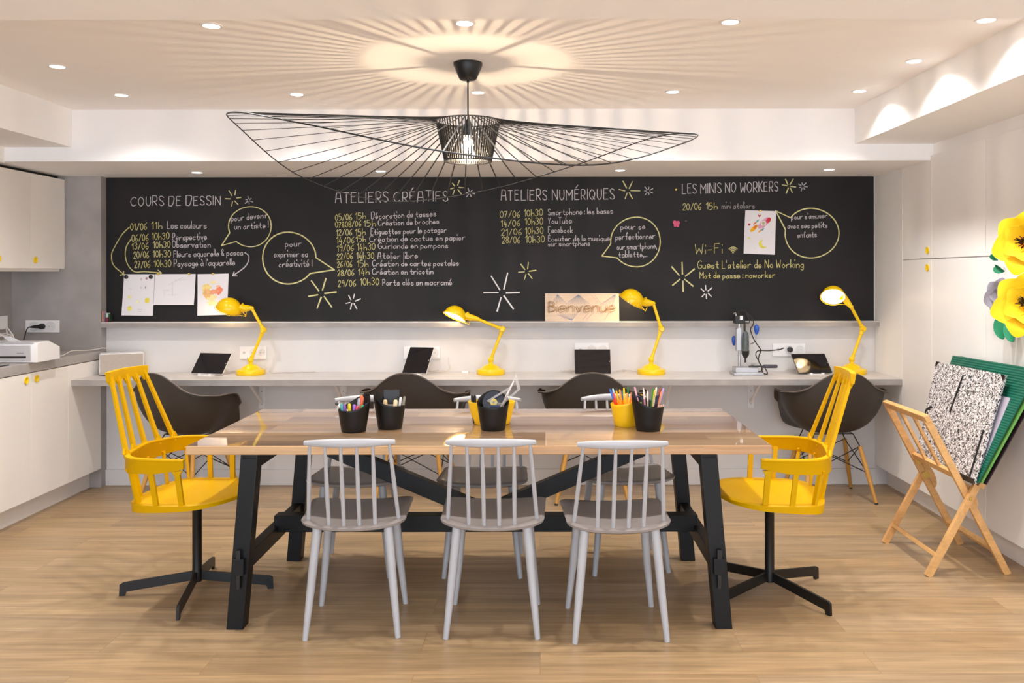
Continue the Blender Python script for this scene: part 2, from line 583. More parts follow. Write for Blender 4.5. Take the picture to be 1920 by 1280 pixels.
def bracket(x, label):
    t = thing('shelf_bracket', label, 'bracket', (x, 5.988, 0.73), group='white brackets under the wall desk')
    G().box(-0.022, 0.022, -0.004, 0, -0.21, -0.001).make('wall_plate', M_WHITEPL, t, bevel=0.001)
    G().box(-0.022, 0.022, -0.30, 0, -0.005, -0.001).make('arm', M_WHITEPL, t, bevel=0.001)
    G().bar((0, -0.27, -0.006), (0, -0.006, -0.175), 0.016, 0.006).make('strut', M_WHITEPL, t)
    for z in (-0.04, -0.095, -0.18):
        G().lathe([(0.0045, 0), (0.0045, 0.002), (0, 0.003)], 10, Matrix.Translation((0, -0.004, z)) @ Matrix.Rotation(PI / 2, 4, 'X')).make('screw', M_ALU, t)
bracket(-1.89, 'white desk bracket behind the left yellow chair, near the lamp with the drawings')
bracket(-1.335, 'white desk bracket behind the two black pots at the left of the table')
bracket(0.853, 'white desk bracket just right of the coloured pencil pots')
bracket(1.434, 'white desk bracket under the drill stand, left of the rightmost dark shell chair')

# ------------------------------------------------------------ chalk hand
GL = {
 'a': '462705132345 4743', 'b': '0a03 0627452304', 'c': '4627052344', 'd': '4627052345 4a43', 'e': '0545 453717051344',
 'f': '493a2823 0737', 'g': '4627052345 47412001', 'h': '0a03 05274643', 'i': '0703 090a', 'j': '2721100 292a', 'k': '0a03 4704 1543',
 'l': '0a03', 'm': '0703 05173633 35476663', 'n': '0703 05274643', 'o': '270523452 7', 'p': '0700 0627452304', 'q': '4627052345 4740',
 'r': '0703 052747', 's': '46270625442304', 't': '292443 0747', 'u': '07042345 4743', 'v': '0723 2347', 'w': '0713 1336 3653 5367',
 'x': '0743 4703', 'y': '0724 4700', 'z': '0747 4703 0343',
 'A': '031a 1a4a 4a53 1646', 'B': '0a03 0a393707 07464403', 'C': '593a08052354', 'D': '0a03 0a4a583303', 'E': '0a03 0a4a 0737 0343',
 'F': '0a03 0a4a 0737', 'G': '593a080523545 6 5636', 'I': '0a03', 'K': '0a03 4a06 1743', 'L': '0a03 0343', 'M': '030a 0a36 366a 6a63',
 'N': '030a 0a53 535a', 'O': '2a0805234457492a', 'P': '0a03 0a3a483606', 'Q': '2a0805234457492a 3553', 'R': '0a03 0a3a483606 1643',
 'S': '492a091736442304', 'T': '2a23 0a4a', 'U': '0a0523454a', 'V': '0a23 234a', 'W': '0a13 1337 3753 536a', 'Y': '0a26 4a26 2623',
 '0': '2a08052345482a', '1': '082a 2a23', '2': '082a4803 0343', '3': '092a4827 27452304', '4': '2a05 0545 3732', '5': '0a3a 0a07 0737452303',
 '6': '4a180523452605', '7': '0a4a 4a13 1737', '8': '27082a482705234527', '9': '482a08274833', '/': '034a', '&': '43082a38052345',
 '!': '0a05 0304', ':': '0304 0607', ',': '0402', '.': '0304', "'": '0a08', '-': '0636',
}
ACC = {'é': ('e', '183a'), 'à': ('a', '1a38'), 'É': ('E', '1b3d')}
def glyph(ch):
    extra = ''
    if ch in ACC:
        ch, extra = ACC[ch]
    s = GL[ch]
    if ch == 'o': s = '2705234527'
    if ch == 'G': s = '593a0805235456 5636'
    if ch == 'j': s = '27211001 292a'
    if ch == 'i': s = '0703 090a'
    st = [[(int(t[i], 36), int(t[i + 1], 36)) for i in range(0, len(t) - 1, 2)] for t in (s + ' ' + extra).split()]
    return st, max(p[0] for q in st for p in q)

BY = 5.9838            # face of the board
def bp(px, py, lift=0.0):
    return Vector(((px - 1012) * BY / F, BY - lift, CAMZ - (py - 515) * BY / F))

def ribbon(g, pts, w, lift):
    """flat chalk stroke in the board plane, pts in board metres"""
    pts = [Vector((p[0], p[1])) for p in pts]
    n = len(pts)
    L, Rr = [], []
    for i in range(n):
        t = pts[min(i + 1, n - 1)] - pts[max(i - 1, 0)]
        if t.length < 1e-9:
            t = Vector((1, 0))
        t.normalize()
        nn = Vector((-t.y, t.x)) * w / 2 * random.uniform(0.8, 1.15)
        p = pts[i]
        if i == 0:
            p = p - t * w * 0.3
        if i == n - 1:
            p = p + t * w * 0.3
        L.append(g.bm.verts.new((p.x + nn.x, BY - lift, p.y + nn.y)))
        Rr.append(g.bm.verts.new((p.x - nn.x, BY - lift, p.y - nn.y)))
    for i in range(n - 1):
        g.bm.faces.new((L[i], L[i + 1], Rr[i + 1], Rr[i]))

LIFT = [0.0004]
def nextlift():
    LIFT[0] += 0.00002
    if LIFT[0] > 0.0007:
        LIFT[0] = 0.0004
    return LIFT[0]

def write(g, s, x0, y0, x1, y1, cap, w=1.7):
    w *= 0.78
    """hand letters: baseline from (x0, y0) to (x1, y1) in photograph pixels, capitals cap pixels high"""
    glyphs, x = [], 0.0
    for ch in s:
        if ch == ' ':
            x += 3.0
            continue
        st, wd = glyph(ch)
        if ch.islower():
            st = [[(p, 3 + (q - 3) * 0.78 if q <= 7 else 6.12 + (q - 7) * 1.29) for p, q in k] for k in st]
        glyphs.append((st, x))
        x += wd + 2.1
    tot = max(x - 2.1, 0.1)
    sx, sy = (x1 - x0) / tot if tot > 1 else cap / 7, cap / 7
    for st, gx in glyphs:
        jy, js = random.uniform(-0.25, 0.25), random.uniform(0.94, 1.06)
        for q in st:
            P = []
            for a, b in q:
                u = gx + a * js
                px = x0 + u * sx
                py = y0 + (y1 - y0) * (u / tot) - (b - 3 + jy) * sy * js
                v = bp(px, py)
                P.append((v.x, v.z, 0))
            if len(P) > 2:
                P = crom(P, 4)
            ribbon(g, P, w * BY / F, nextlift())

def stroke(g, pts, w=2.4, smooth=True, closed=False):
    P = [bp(*p) for p in pts]
    P = [(p.x, p.z, 0) for p in P]
    if closed:
        P = crom(P, 6, True)
        P.append(P[0])
    elif len(P) > 2 and smooth:
        P = crom(P, 6)
    ribbon(g, P, w * BY / F, nextlift())

board = G().box(-2.947, 2.272, 5.984, 5.9885, 1.1126, 2.0915).make('chalkboard', M_BOARD)
tag(board, 'long black chalkboard with handwritten workshop programme across the back wall', 'chalkboard')

def text(name, m, label, rows, w=1.7):
    for r in rows:
        g = G()
        write(g, *r, w=w)
        g.make(name if len(rows) == 1 else 'chalk_lettering', m, board, label=label if len(rows) == 1 else label.split(' chalk')[0] + ' chalk words ' + r[0])

text('chalk_heading', M_WCHALK, 'white chalk heading COURS DE DESSIN', [('COURS DE DESSIN', 246, 385, 414, 383, 17)], 1.9)
text('chalk_dates', M_YCHALK, 'yellow chalk dates of the drawing course', [
    ('01/06', 245, 430.5, 275, 430, 12.5), ('11h', 284, 428, 304, 427.5, 13),
    ('06/06', 247.5, 451.5, 278, 450.5, 12.5), ('10h30', 285, 448, 317, 447.5, 12.5),
    ('13/06', 247.5, 467, 278, 466.5, 12.5), ('10h30', 287.5, 464, 319, 463.5, 12.5),
    ('20/06', 250.7, 483.3, 279, 482.6, 12.5), ('10h30', 287, 481.6, 320, 481, 12.5),
    ('27/06', 252.5, 501.2, 281, 500.7, 12.5), ('10h30', 289, 499.5, 320.5, 499, 12.5)], 1.6)
text('chalk_programme', M_WCHALK, 'white chalk subjects of the drawing course', [
    ('Les couleurs', 314, 427.5, 387, 427.5, 14), ('Perspective', 324, 449.5, 387.5, 448, 13),
    ('Observation', 323.5, 463.6, 394.5, 463, 13), ('Fleurs aquarelle & pasca', 326, 481.5, 455, 477.5, 12.5),
    ("Paysage à l'aquarelle", 326.5, 498.5, 440.5, 496, 12.5)], 1.6)
text('chalk_heading', M_WCHALK, 'white chalk heading ATELIERS CRÉATIFS', [('ATELIERS CRÉATIFS', 629, 380, 840, 376.5, 19)], 1.9)
text('chalk_dates', M_YCHALK, 'yellow chalk dates of the creative workshops', [
    ('05/06', 629, 412.6, 660, 412, 11.5), ('15h', 666.5, 410, 686, 409.5, 11.5),
    ('07&08/06', 629, 426, 677, 424, 10.5), ('15h', 682, 424, 704, 423.5, 11.5),
    ('12/06', 630.5, 441.3, 660, 440.5, 11.5), ('15h', 666, 441, 685, 440, 11.5),
    ('14/06', 631, 456, 664, 455, 11.5), ('15h', 667.5, 453.6, 686, 453, 11.5),
    ('19/06', 632, 470.7, 663, 470, 11.5), ('14h30', 669.5, 469, 703, 468, 12.5),
    ('22/06', 632, 486, 661, 485, 11.5), ('14h30', 668.5, 485, 701, 484.5, 12.5),
    ('26/06', 632.5, 500.8, 660, 500, 11.5), ('15h', 669.5, 500, 690, 499.5, 12),
    ('28/06', 633, 517, 663.5, 516, 11.5), ('14h', 672, 514.7, 692, 514, 11.5),
    ('29/06', 634, 536.8, 667, 536, 12.5), ('10h30', 675.5, 534, 710, 533.5, 13)], 1.6)
text('chalk_programme', M_WCHALK, 'white chalk list of the creative workshops', [
    ('Décoration de tasses', 696.5, 410, 817.5, 405.2, 12), ('Création de broches', 709.5, 422.5, 823, 419.2, 11),
    ('Étiquettes pour le potager', 695.5, 439.5, 837, 435.2, 11.5), ('Création de cactus en papier', 693.5, 452.8, 872, 449.6, 11.5),
    ('Guirlande en pompons', 709.5, 465.8, 840, 464.3, 11), ('Atelier libre', 708.5, 484.6, 783, 484, 12),
    ('Création de cartes postales', 698.5, 498.8, 860, 497.5, 11.5), ('Création en tricotin', 698.5, 514.2, 812, 513.5, 11.5),
    ('Porte clés en macramé', 717.5, 534.3, 847, 534, 12)], 1.6)
text('chalk_heading', M_WCHALK, 'white chalk heading ATELIERS NUMÉRIQUES', [('ATELIERS NUMÉRIQUES', 939.5, 375.8, 1152, 373.5, 19.5)], 1.9)
text('chalk_dates', M_YCHALK, 'yellow chalk dates of the digital workshops', [
    ('07/06', 938, 408.2, 975, 407.5, 12), ('10h30', 983, 405.2, 1017, 404.5, 12.5),
    ('14/06', 939.5, 424.6, 975, 424, 12), ('10h30', 984.5, 421.3, 1017.5, 420.5, 12.5),
    ('21/06', 940, 441, 978, 440.3, 12), ('10h30', 985, 438.7, 1018, 438, 12.5),
    ('28/06', 941.5, 455.8, 975, 455.2, 12), ('10h30', 985.5, 454.8, 1020.5, 454.2, 12.5)], 1.5)
text('chalk_programme', M_WCHALK, 'white chalk list of the digital workshops', [
    ('Smartphone : les bases', 1028, 403.4, 1149, 400.4, 12), ('YouTube', 1028, 419.3, 1072, 418.6, 11.5),
    ('Facebook', 1028, 436.6, 1073.5, 436, 11.5), ('Écouter de la musique', 1028, 452, 1143, 451.3, 10.5),
    ('sur smartphone', 1028, 462, 1106, 460.3, 10.5)], 1.4)
text('chalk_heading', M_WCHALK, 'white chalk heading LES MINIS NO WORKERS', [('LES MINIS NO WORKERS', 1279.5, 363.3, 1459, 358.8, 18)], 1.9)
text('chalk_dates', M_YCHALK, 'yellow chalk date of the mini workshops', [('20/06', 1280.5, 394.5, 1314.5, 393.6, 12.5), ('15h', 1324.5, 393, 1345, 392.4, 12.5)], 1.6)
text('chalk_programme', M_GCHALK, 'faint white chalk words mini ateliers', [('mini ateliers', 1353.5, 392, 1415, 391.2, 12.5)], 1.4)
text('chalk_network_note', M_YCHALK, 'yellow chalk wireless network name and password', [
    ('Wi-Fi', 1303.5, 477, 1354, 474.6, 17.5), ("Guest L'atelier de No Working", 1308.5, 503.6, 1506.5, 502, 14.5),
    ('Mot de passe : noworker', 1312, 522, 1453, 521, 12)], 1.7)
g = G()
for r in (4.2, 7.4, 10.4):
    stroke(g, [(1374.5 + r * math.sin(a), 474 - r * math.cos(a)) for a in [R(-48 + 16 * i) for i in range(7)]], 1.8)
stroke(g, [(1373.8, 473.6), (1375.2, 473.6)], 2.6)
g.make('chalk_wireless_symbol', M_YCHALK, board, label='yellow chalk wireless symbol of a dot and three arcs')

def bubble(cx, cy, rx, ry, tail, words, label, m=None, w=2.3):
    a0 = math.atan2(tail[0][1] - cy, tail[0][0] - cx)
    a1 = math.atan2(tail[2][1] - cy, tail[2][0] - cx)
    while a1 < a0:
        a1 += 2 * PI
    # run the long way round from tail end to tail start
    if a1 - a0 > PI:
        s0, s1 = a0, a1
    else:
        s0, s1 = a1, a0 + 2 * PI
    arc = []
    for i in range(25):
        t = s0 + (s1 - s0) * i / 24
        k = 1 + 0.012 * math.sin(3 * t + cx)
        arc.append((cx + rx * k * math.cos(t), cy + ry * k * math.sin(t)))
    g = G()
    stroke(g, arc, w)
    ends = (arc[0], arc[-1])
    stroke(g, [arc[0], tail[1]], w, False)
    stroke(g, [tail[1], arc[-1]], w, False)
    o = g.make('chalk_speech_bubble', M_YSTRONG, board, label=label)
    g = G()
    for r in words:
        write(g, *r, w=1.5)
    g.make('chalk_lettering', M_WCHALK, o)
bubble(469, 424, 40, 37.5, [(432, 436), (415.4, 459.5), (442.8, 454)], [
    ('pour devenir', 433.5, 414, 502, 407.5, 12.5), ('un artiste !', 440, 429.5, 503, 426, 12.5)], 'yellow chalk bubble saying pour devenir un artiste', w=1.9)
bubble(542, 483, 50, 48.5, [(592.5, 482.5), (627, 505), (586, 516)], [
    ('pour', 535, 462, 565, 461, 13.5), ('exprimer sa', 514, 481.5, 576.5, 480.5, 12.5), ('créativité !', 523, 500, 585, 498.5, 13)], 'yellow chalk bubble saying pour exprimer sa créativité', w=2.5)
bubble(1192, 453.6, 46.5, 46.5, [(1147, 457), (1128.6, 480), (1157, 483)], [
    ('pour se', 1164, 430.5, 1209.5, 430, 12.5), ('perfectionner', 1154.5, 449.5, 1228, 448, 13), ('sur smartphone,', 1157, 468, 1231, 466, 12), ('tablette,...', 1160, 482.5, 1213, 481.5, 12)], 'yellow chalk bubble saying pour se perfectionner sur smartphone, tablette', w=2.1)
bubble(1522, 437.6, 50.5, 46.5, [(1480.4, 404.8), (1454.5, 395.7), (1471, 429.7)], [
    ("pour s'amuser", 1484, 411.5, 1551, 409.3, 11), ('avec ses petits', 1477, 429, 1551, 427, 11), ('enfants', 1496, 446, 1531, 445, 11.5)], "yellow chalk bubble saying pour s'amuser avec ses petits enfants", w=2.2)

def star(segs, m, label, w=2.6):
    g = G()
    for a in segs:
        stroke(g, [(a[0], a[1]), (a[2], a[3])], w, False)
    g.make('chalk_star', m, board, label=label)
def rays(cx, cy, r0, r1, ang, n=6):
    return [(cx + r0 * math.cos(R(ang + 360 / n * i)), cy + r0 * math.sin(R(ang + 360 / n * i)),
             cx + (r1 * (1 + 0.15 * (-1) ** i)) * math.cos(R(ang + 360 / n * i)), cy + (r1 * (1 + 0.15 * (-1) ** i)) * math.sin(R(ang + 360 / n * i))) for i in range(n)]
def seg(ox, oy, sc, L):
    return [(ox + a / sc, oy + b / sc, ox + c / sc, oy + d / sc) for a, b, c, d in L]
star(seg(200, 330, 4.572, [(1050, 122, 1075, 165), (1107, 118, 1100, 160), (1018, 190, 1060, 192), (1115, 185, 1152, 180), (1080, 215, 1073, 255), (1098, 210, 1127, 240)]), M_YSTRONG, 'yellow chalk star beside COURS DE DESSIN', 1.9)
star(rays(466.4, 375, 2.6, 7.5, 20), M_WCHALK, 'small white chalk star beside COURS DE DESSIN', 1.5)
star(seg(400, 330, 4.572, [(840, 895, 903, 980), (965, 875, 935, 975), (818, 1028, 895, 1015), (955, 1003, 1053, 990), (925, 1035, 890, 1130), (950, 1030, 1015, 1120)]), M_YSTRONG, 'large yellow chalk star under the creativity bubble', 2.7)
star(seg(400, 330, 4.572, [(1160, 1020, 1180, 1060), (1210, 1010, 1200, 1045), (1137, 1088, 1172, 1080), (1215, 1070, 1262, 1050), (1187, 1090, 1175, 1138), (1205, 1090, 1230, 1135)]), M_WSTRONG, 'white chalk star under the creative workshop dates', 1.9)
star(seg(600, 330, 5.566, [(1383, 72, 1407, 103), (1455, 45, 1438, 95), (1365, 132, 1400, 122), (1450, 118, 1502, 120), (1405, 145, 1388, 190), (1440, 140, 1475, 185)]), M_YSTRONG, 'yellow chalk star beside ATELIERS CRÉATIFS', 1.9)
star(rays(881, 361.5, 3, 8.5, 10), M_WCHALK, 'small white chalk star beside ATELIERS CRÉATIFS', 1.5)
star(seg(900, 330, 4.572, [(97, 858, 170, 975), (237, 830, 205, 968), (33, 998, 155, 998), (225, 1000, 337, 997), (180, 1040, 147, 1157), (205, 1025, 285, 1137)]), M_WSTRONG, 'largest white chalk star above the ledge', 2.7)
star(seg(900, 330, 4.572, [(350, 755, 385, 800), (415, 740, 408, 795), (330, 823, 380, 820), (422, 815, 480, 807), (395, 840, 380, 885), (412, 832, 447, 877)]), M_YSTRONG, 'yellow chalk star beside the largest white one', 2.0)
star(seg(900, 330, 4.572, [(1227, 45, 1257, 103), (1307, 48, 1280, 107), (1193, 115, 1243, 127), (1293, 125, 1372, 127), (1262, 145, 1245, 193), (1280, 143, 1307, 193)]), M_YSTRONG, 'yellow chalk star beside ATELIERS NUMÉRIQUES', 2.0)
star(rays(1215.6, 358, 3, 8.5, 25, 7), M_WCHALK, 'small white chalk star beside ATELIERS NUMÉRIQUES', 1.5)
star(seg(1230, 330, 4.414, [(1073, 30, 1092, 72), (1137, 27, 1110, 72), (1045, 75, 1085, 82), (1115, 87, 1157, 93), (1097, 100, 1078, 145), (1112, 100, 1128, 137)]), M_YSTRONG, 'yellow chalk star beside LES MINIS NO WORKERS', 2.0)
star(rays(1505, 350, 3, 8, 5, 7), M_WCHALK, 'small white chalk star beside LES MINIS NO WORKERS', 1.5)
star(seg(1230, 330, 4.414, [(130, 752, 192, 822), (216, 715, 219, 812), (318, 770, 243, 830), (137, 905, 198, 855), (222, 870, 225, 955), (237, 855, 307, 912)]), M_YSTRONG, 'large yellow chalk star left of the network note', 2.5)
star(seg(1230, 330, 4.414, [(372, 933, 397, 955), (410, 905, 413, 945), (463, 925, 430, 952), (380, 1000, 403, 975), (415, 980, 418, 1017), (430, 970, 458, 998)]), M_WSTRONG, 'small white chalk star under the password line', 1.9)

def arrow(pts, head, m, label, w=1.9):
    g = G()
    stroke(g, pts, w)
    for h in head:
        stroke(g, [pts[-1], h], w, False)
    g.make('chalk_arrow', m, board, label=label)
c3 = lambda L: [(200 + a / 4.572, 330 + b / 4.572) for a, b in L]
arrow(c3([(195, 435), (130, 500), (60, 620), (42, 680), (60, 760), (148, 838)]), c3([(115, 845), (145, 812)]), M_YCHALK, 'yellow chalk arrow from the first date to the left drawing')
arrow(c3([(210, 535), (170, 600), (160, 680), (185, 760), (240, 815), (330, 815), (470, 826)]), c3([(440, 800), (445, 848)]), M_YCHALK, 'yellow chalk arrow from the second date to the middle drawing')
arrow(c3([(1185, 652), (1220, 690), (1190, 770), (1080, 852)]), c3([(1093, 818), (1118, 852)]), M_WCHALK, 'white chalk arrow pointing to the orange watercolour')
# ------------------------------------------------------------ papers and magnets on the board
def paper(name, quad, label, cat='drawing'):
    """sheet hung on the board, slightly curled off it at the bottom"""
    t = thing(name, label, cat)
    P = [bp(*p) for p in quad]         # tl tr br bl
    rows = []
    n = 8
    for i in range(n + 1):
        v = i / n
        a, b = P[0].lerp(P[3], v), P[1].lerp(P[2], v)
        row = []
        for k in range(7):
            u = k / 6
            q = a.lerp(b, u)
            q.y = 5.9832 - 0.0012 - 0.010 * v ** 2 - 0.002 * math.sin(PI * u)
            row.append(q)
        rows.append(row)
    g = G(); g.grid(rows)
    g.make('sheet', M_PAPER, t, smooth=True)
    def on(u, v, lift=0.0008):
        q = P[0].lerp(P[1], u).lerp(P[3].lerp(P[2], u), v)
        q.y = 5.9832 - 0.0012 - 0.010 * v ** 2 - 0.002 * math.sin(PI * u) - lift
        return q
    return t, on

ART = {}
def art(c):
    if c not in ART:
        ART[c] = mat('paint_' + c, c, 0.8, var=0.12, scale=60)
    return ART[c]

def blob(on, t, name, u, v, ru, rv, c, jag=0.15, n=18, lift=0.0008, ang=0.0):
    g = G()
    pts = []
    for i in range(n):
        a = 2 * PI * i / n
        k = 1 + random.uniform(-jag, jag)
        x, y = ru * k * math.cos(a), rv * k * math.sin(a)
        pts.append(on(u + x * math.cos(ang) - y * math.sin(ang), v + x * math.sin(ang) + y * math.cos(ang), lift))
    cc = g.bm.verts.new(on(u, v, lift))
    vs = [g.bm.verts.new(p) for p in pts]
    for i in range(n):
        g.bm.faces.new((cc, vs[i], vs[(i + 1) % n]))
    return g.make(name, art(c), t)

def pline(on, t, name, L, c, w=0.003, lift=0.001):
    g = G()
    for seg_ in L:
        P = [on(u, v, lift) for u, v in seg_]
        g.tube(P, w / 2, 5)
    return g.make(name, art(c), t)

t, on = paper('drawing_sheet', [(232.8, 513), (289.7, 513), (288, 590.7), (229, 590)], 'white sheet with small yellow and purple sketches under two black magnets')
for u, v, ru, rv, c in ((0.58, 0.12, 0.03, 0.035, 'd9b9c4'), (0.75, 0.10, 0.035, 0.035, 'b88a9a'), (0.58, 0.32, 0.02, 0.03, 'cfc4cc'), (0.73, 0.32, 0.018, 0.03, '6f5566')):
    blob(on, t, 'painted_spot', u, v, ru, rv, c)
for u, v, r_, c in ((0.22, 0.55, 0.06, 'eee9a8'), (0.80, 0.63, 0.085, 'ecd95a'), (0.25, 0.83, 0.08, 'e9e07a'), (0.50, 0.67, 0.06, 'eeecc0')):
    blob(on, t, 'painted_spot', u, v, r_, r_ * 0.78, c)
pline(on, t, 'pencil_line', [[(0.17, 0.33), (0.28, 0.37)], [(0.5, 0.85), (0.66, 0.85)], [(0.52, 0.9), (0.64, 0.9)]], 'b9b4b6', 0.002)
t, on = paper('drawing_sheet', [(290.2, 513), (367, 512.6), (364.5, 570.6), (289.2, 570.6)], 'wide white sheet with a faint pencil perspective sketch', 'drawing')
pline(on, t, 'pencil_line', [[(0.2, 0.52), (0.38, 0.52)], [(0.25, 0.55), (0.26, 0.75)], [(0.35, 0.68), (0.58, 0.66)], [(0.45, 0.3), (0.46, 0.7)], [(0.35, 0.35), (0.7, 0.1)], [(0.5, 0.2), (0.8, 0.18)]], 'd2cfd0', 0.0022)
t, on = paper('drawing_sheet', [(370.6, 513), (429, 512), (426, 589), (371, 590.7)], 'white sheet with an orange and yellow watercolour, behind the leftmost yellow lamp')
for u, v, ru, rv, c in ((0.30, 0.34, 0.15, 0.10, 'f2d88a'), (0.32, 0.46, 0.14, 0.12, 'f0bf7c'), (0.55, 0.44, 0.15, 0.06, 'f0a07e'), (0.70, 0.42, 0.12, 0.09, 'ee8a68'), (0.68, 0.32, 0.07, 0.05, 'f3b79c'), (0.45, 0.58, 0.18, 0.08, 'f4e0a8'), (0.50, 0.70, 0.15, 0.07, 'f5e6a6'), (0.52, 0.20, 0.10, 0.035, 'f4e3b4')):
    blob(on, t, 'watercolour_wash', u, v, ru, rv, c, 0.25, lift=0.0006 + 0.0003 * random.random())
t, on = paper('drawing_sheet', [(1397.6, 394.6), (1455.4, 396.4), (1452, 478), (1393.6, 475.7)], 'white sheet with a pink rocket, hearts and a yellow moon')
A = R(-32)
blob(on, t, 'painted_rocket', 0.62, 0.28, 0.22, 0.085, 'dfa0bd', 0.03, 20, ang=A)
blob(on, t, 'painted_nose', 0.76, 0.215, 0.085, 0.055, 'cf3a44', 0.05, 14, 0.0011, A)
blob(on, t, 'painted_porthole', 0.60, 0.285, 0.085, 0.058, 'ece6df', 0.02, 16, 0.0012)
blob(on, t, 'painted_porthole_glass', 0.60, 0.285, 0.055, 0.037, 'b9bf9e', 0.02, 14, 0.0014)
blob(on, t, 'painted_flame', 0.30, 0.41, 0.14, 0.05, 'f1b51c', 0.15, 14, 0.0009, A)
blob(on, t, 'painted_flame', 0.33, 0.38, 0.07, 0.035, 'ee7a1c', 0.15, 12, 0.0012, A)
for u, v, c in ((0.40, 0.24, '69b8b4'), (0.58, 0.43, '5fa6b2'), (0.33, 0.29, 'e07f3a'), (0.50, 0.465, 'e8a03a')):
    blob(on, t, 'painted_fin', u, v, 0.06, 0.022, c, 0.1, 10, 0.001, A)
for u, v in ((0.46, 0.12), (0.14, 0.325)):
    g = G()
    g.face([on(u + 0.045 * x, v + 0.032 * y, 0.001) for x, y in ((0, 1), (1, 0), (0.9, -0.7), (0.45, -0.9), (0, -0.4), (-0.45, -0.9), (-0.9, -0.7), (-1, 0))])
    g.make('painted_heart', art('b8323f'), t)
g = G()
o1 = [(0.62 + 0.15 * math.cos(R(a)), 0.76 + 0.105 * math.sin(R(a))) for a in range(60, 231, 17)]
i1 = [(0.69 + 0.125 * math.cos(R(a)), 0.735 + 0.092 * math.sin(R(a))) for a in range(230, 59, -17)]
g.face([on(u, v, 0.001) for u, v in o1 + i1])
g.make('painted_moon', art('e6dc5a'), t)
blob(on, t, 'painted_star', 0.155, 0.64, 0.035, 0.027, 'e8e05a', 0.3, 10)
for u, v in ((0.88, 0.5), (0.82, 0.68), (0.34, 0.86)):
    blob(on, t, 'painted_dot', u, v, 0.018, 0.012, 'd9d4dc', 0.2, 8)

def magnet(px, py, label, m, r=0.0135, group=None, lift=0.0035):
    p = bp(px, py)
    o = G().lathe([(r, 0), (r, 0.006), (r * 0.8, 0.0085), (0, 0.009)], 20, Matrix.Translation((p.x, 5.984 - lift, p.z)) @ Matrix.Rotation(PI / 2, 4, 'X')).make('magnet', m, smooth=True)
    return tag(o, label, 'magnet', group)
M_MAG = mat('black_magnet', '0f0d0e', 0.35)
magnet(237.5, 518, 'round black magnet at the top left corner of the sketched sheet', M_MAG, group='round black magnets')
magnet(283.5, 518, 'round black magnet at the top right corner of the sketched sheet', M_MAG, group='round black magnets')
magnet(1286.5, 414, 'round black magnet beside the pink butterfly magnet', mat('dull_black_magnet', '26252a', 0.4), group='round black magnets', lift=0.0005)
def gold_pin(px, py, label, lift=0.004):
    p = bp(px, py)
    mx = Matrix.Translation((p.x, 5.984 - lift, p.z)) @ Matrix.Rotation(PI / 2, 4, 'X')
    o = G().lathe([(0.006, 0), (0.006, 0.004), (0.0032, 0.007), (0.0032, 0.013), (0.0065, 0.017), (0.0065, 0.021), (0, 0.0225)], 14, mx).make('magnetic_pin', M_GOLD, smooth=True)
    tag(o, label, 'pin', 'small gold magnetic pins')
gold_pin(298, 512.5, 'gold magnetic pin at the left of the perspective sketch')
gold_pin(356, 512.5, 'gold magnetic pin at the right of the perspective sketch')
gold_pin(401, 512.5, 'gold magnetic pin over the orange watercolour')
gold_pin(1424.5, 396, 'gold magnetic pin over the rocket drawing')
gold_pin(1267, 356, 'gold magnetic pin left of the heading about minis', 0.0005)
p = bp(1268, 420)
g = G()
for sx, sz, r in ((-0.011, 0.010, 0.013), (0.012, 0.007, 0.013), (-0.009, -0.010, 0.010), (0.010, -0.011, 0.010)):
    g.sphere((p.x + sx, 5.979, p.z + sz), r, 12, (1, 0.3, 1.15))
g.tube([(p.x - 0.003, 5.977, p.z + 0.02), (p.x + 0.004, 5.977, p.z - 0.02)], 0.004, 8)
bf = g.make('butterfly_magnet', mat('pink_plastic', 'd4567e', 0.4), smooth=True)
tag(bf, 'pink butterfly magnet on the chalkboard', 'magnet')

# welcome board leaning on the ledge
t = thing('welcome_sign', 'pale wooden string-art sign reading Bienvenue on the ledge', 'sign', (0, 0, 0))
WB = 5.945
x0, x1 = (1022 - 1012) * WB / F, (1161 - 1012) * WB / F
z0, z1 = 1.1128, 1.1128 + 0.187
lean = lambda z: WB + 0.026 * (z - z0) / (z1 - z0)
G().hexa([(x0, WB, z0), (x1, WB, z0), (x1, WB + 0.012, z0), (x0, WB + 0.012, z0), (x0, lean(z1), z1), (x1, lean(z1), z1), (x1, lean(z1) + 0.012, z1), (x0, lean(z1) + 0.012, z1)]).make('panel', wood('pale_poplar', ['dcc0a4', 'e2c8ad'], 0.2, 2.0, 0.6, grain=(2, 14, 14), contrast=0.12, fine=0.08), t)
def wpt(u, v, l=0.003):
    z = z0 + (z1 - z0) * v
    return Vector((x0 + (x1 - x0) * u, lean(z) - l, z))
g = G()
for (au, av), fan, n in (((0.45, 0.96), [(0.28, 0.62), (0.60, 0.62)], 12), ((0.95, 0.96), [(0.75, 0.6), (0.93, 0.55)], 7), ((0.17, 0.97), [(0.12, 0.7), (0.28, 0.66)], 7), ((0.36, 0.03), [(0.16, 0.24), (0.44, 0.30)], 9), ((0.03, 0.5), [(0.08, 0.72), (0.06, 0.3)], 4)):
    for i in range(n):
        u = i / (n - 1)
        g.tube([wpt(au, av), wpt(fan[0][0] + (fan[1][0] - fan[0][0]) * u, fan[0][1] + (fan[1][1] - fan[0][1]) * u)], 0.0007, 4)
g.make('blue_threads', mat('blue_thread', '8f99b5', 0.7), t)
g = G()
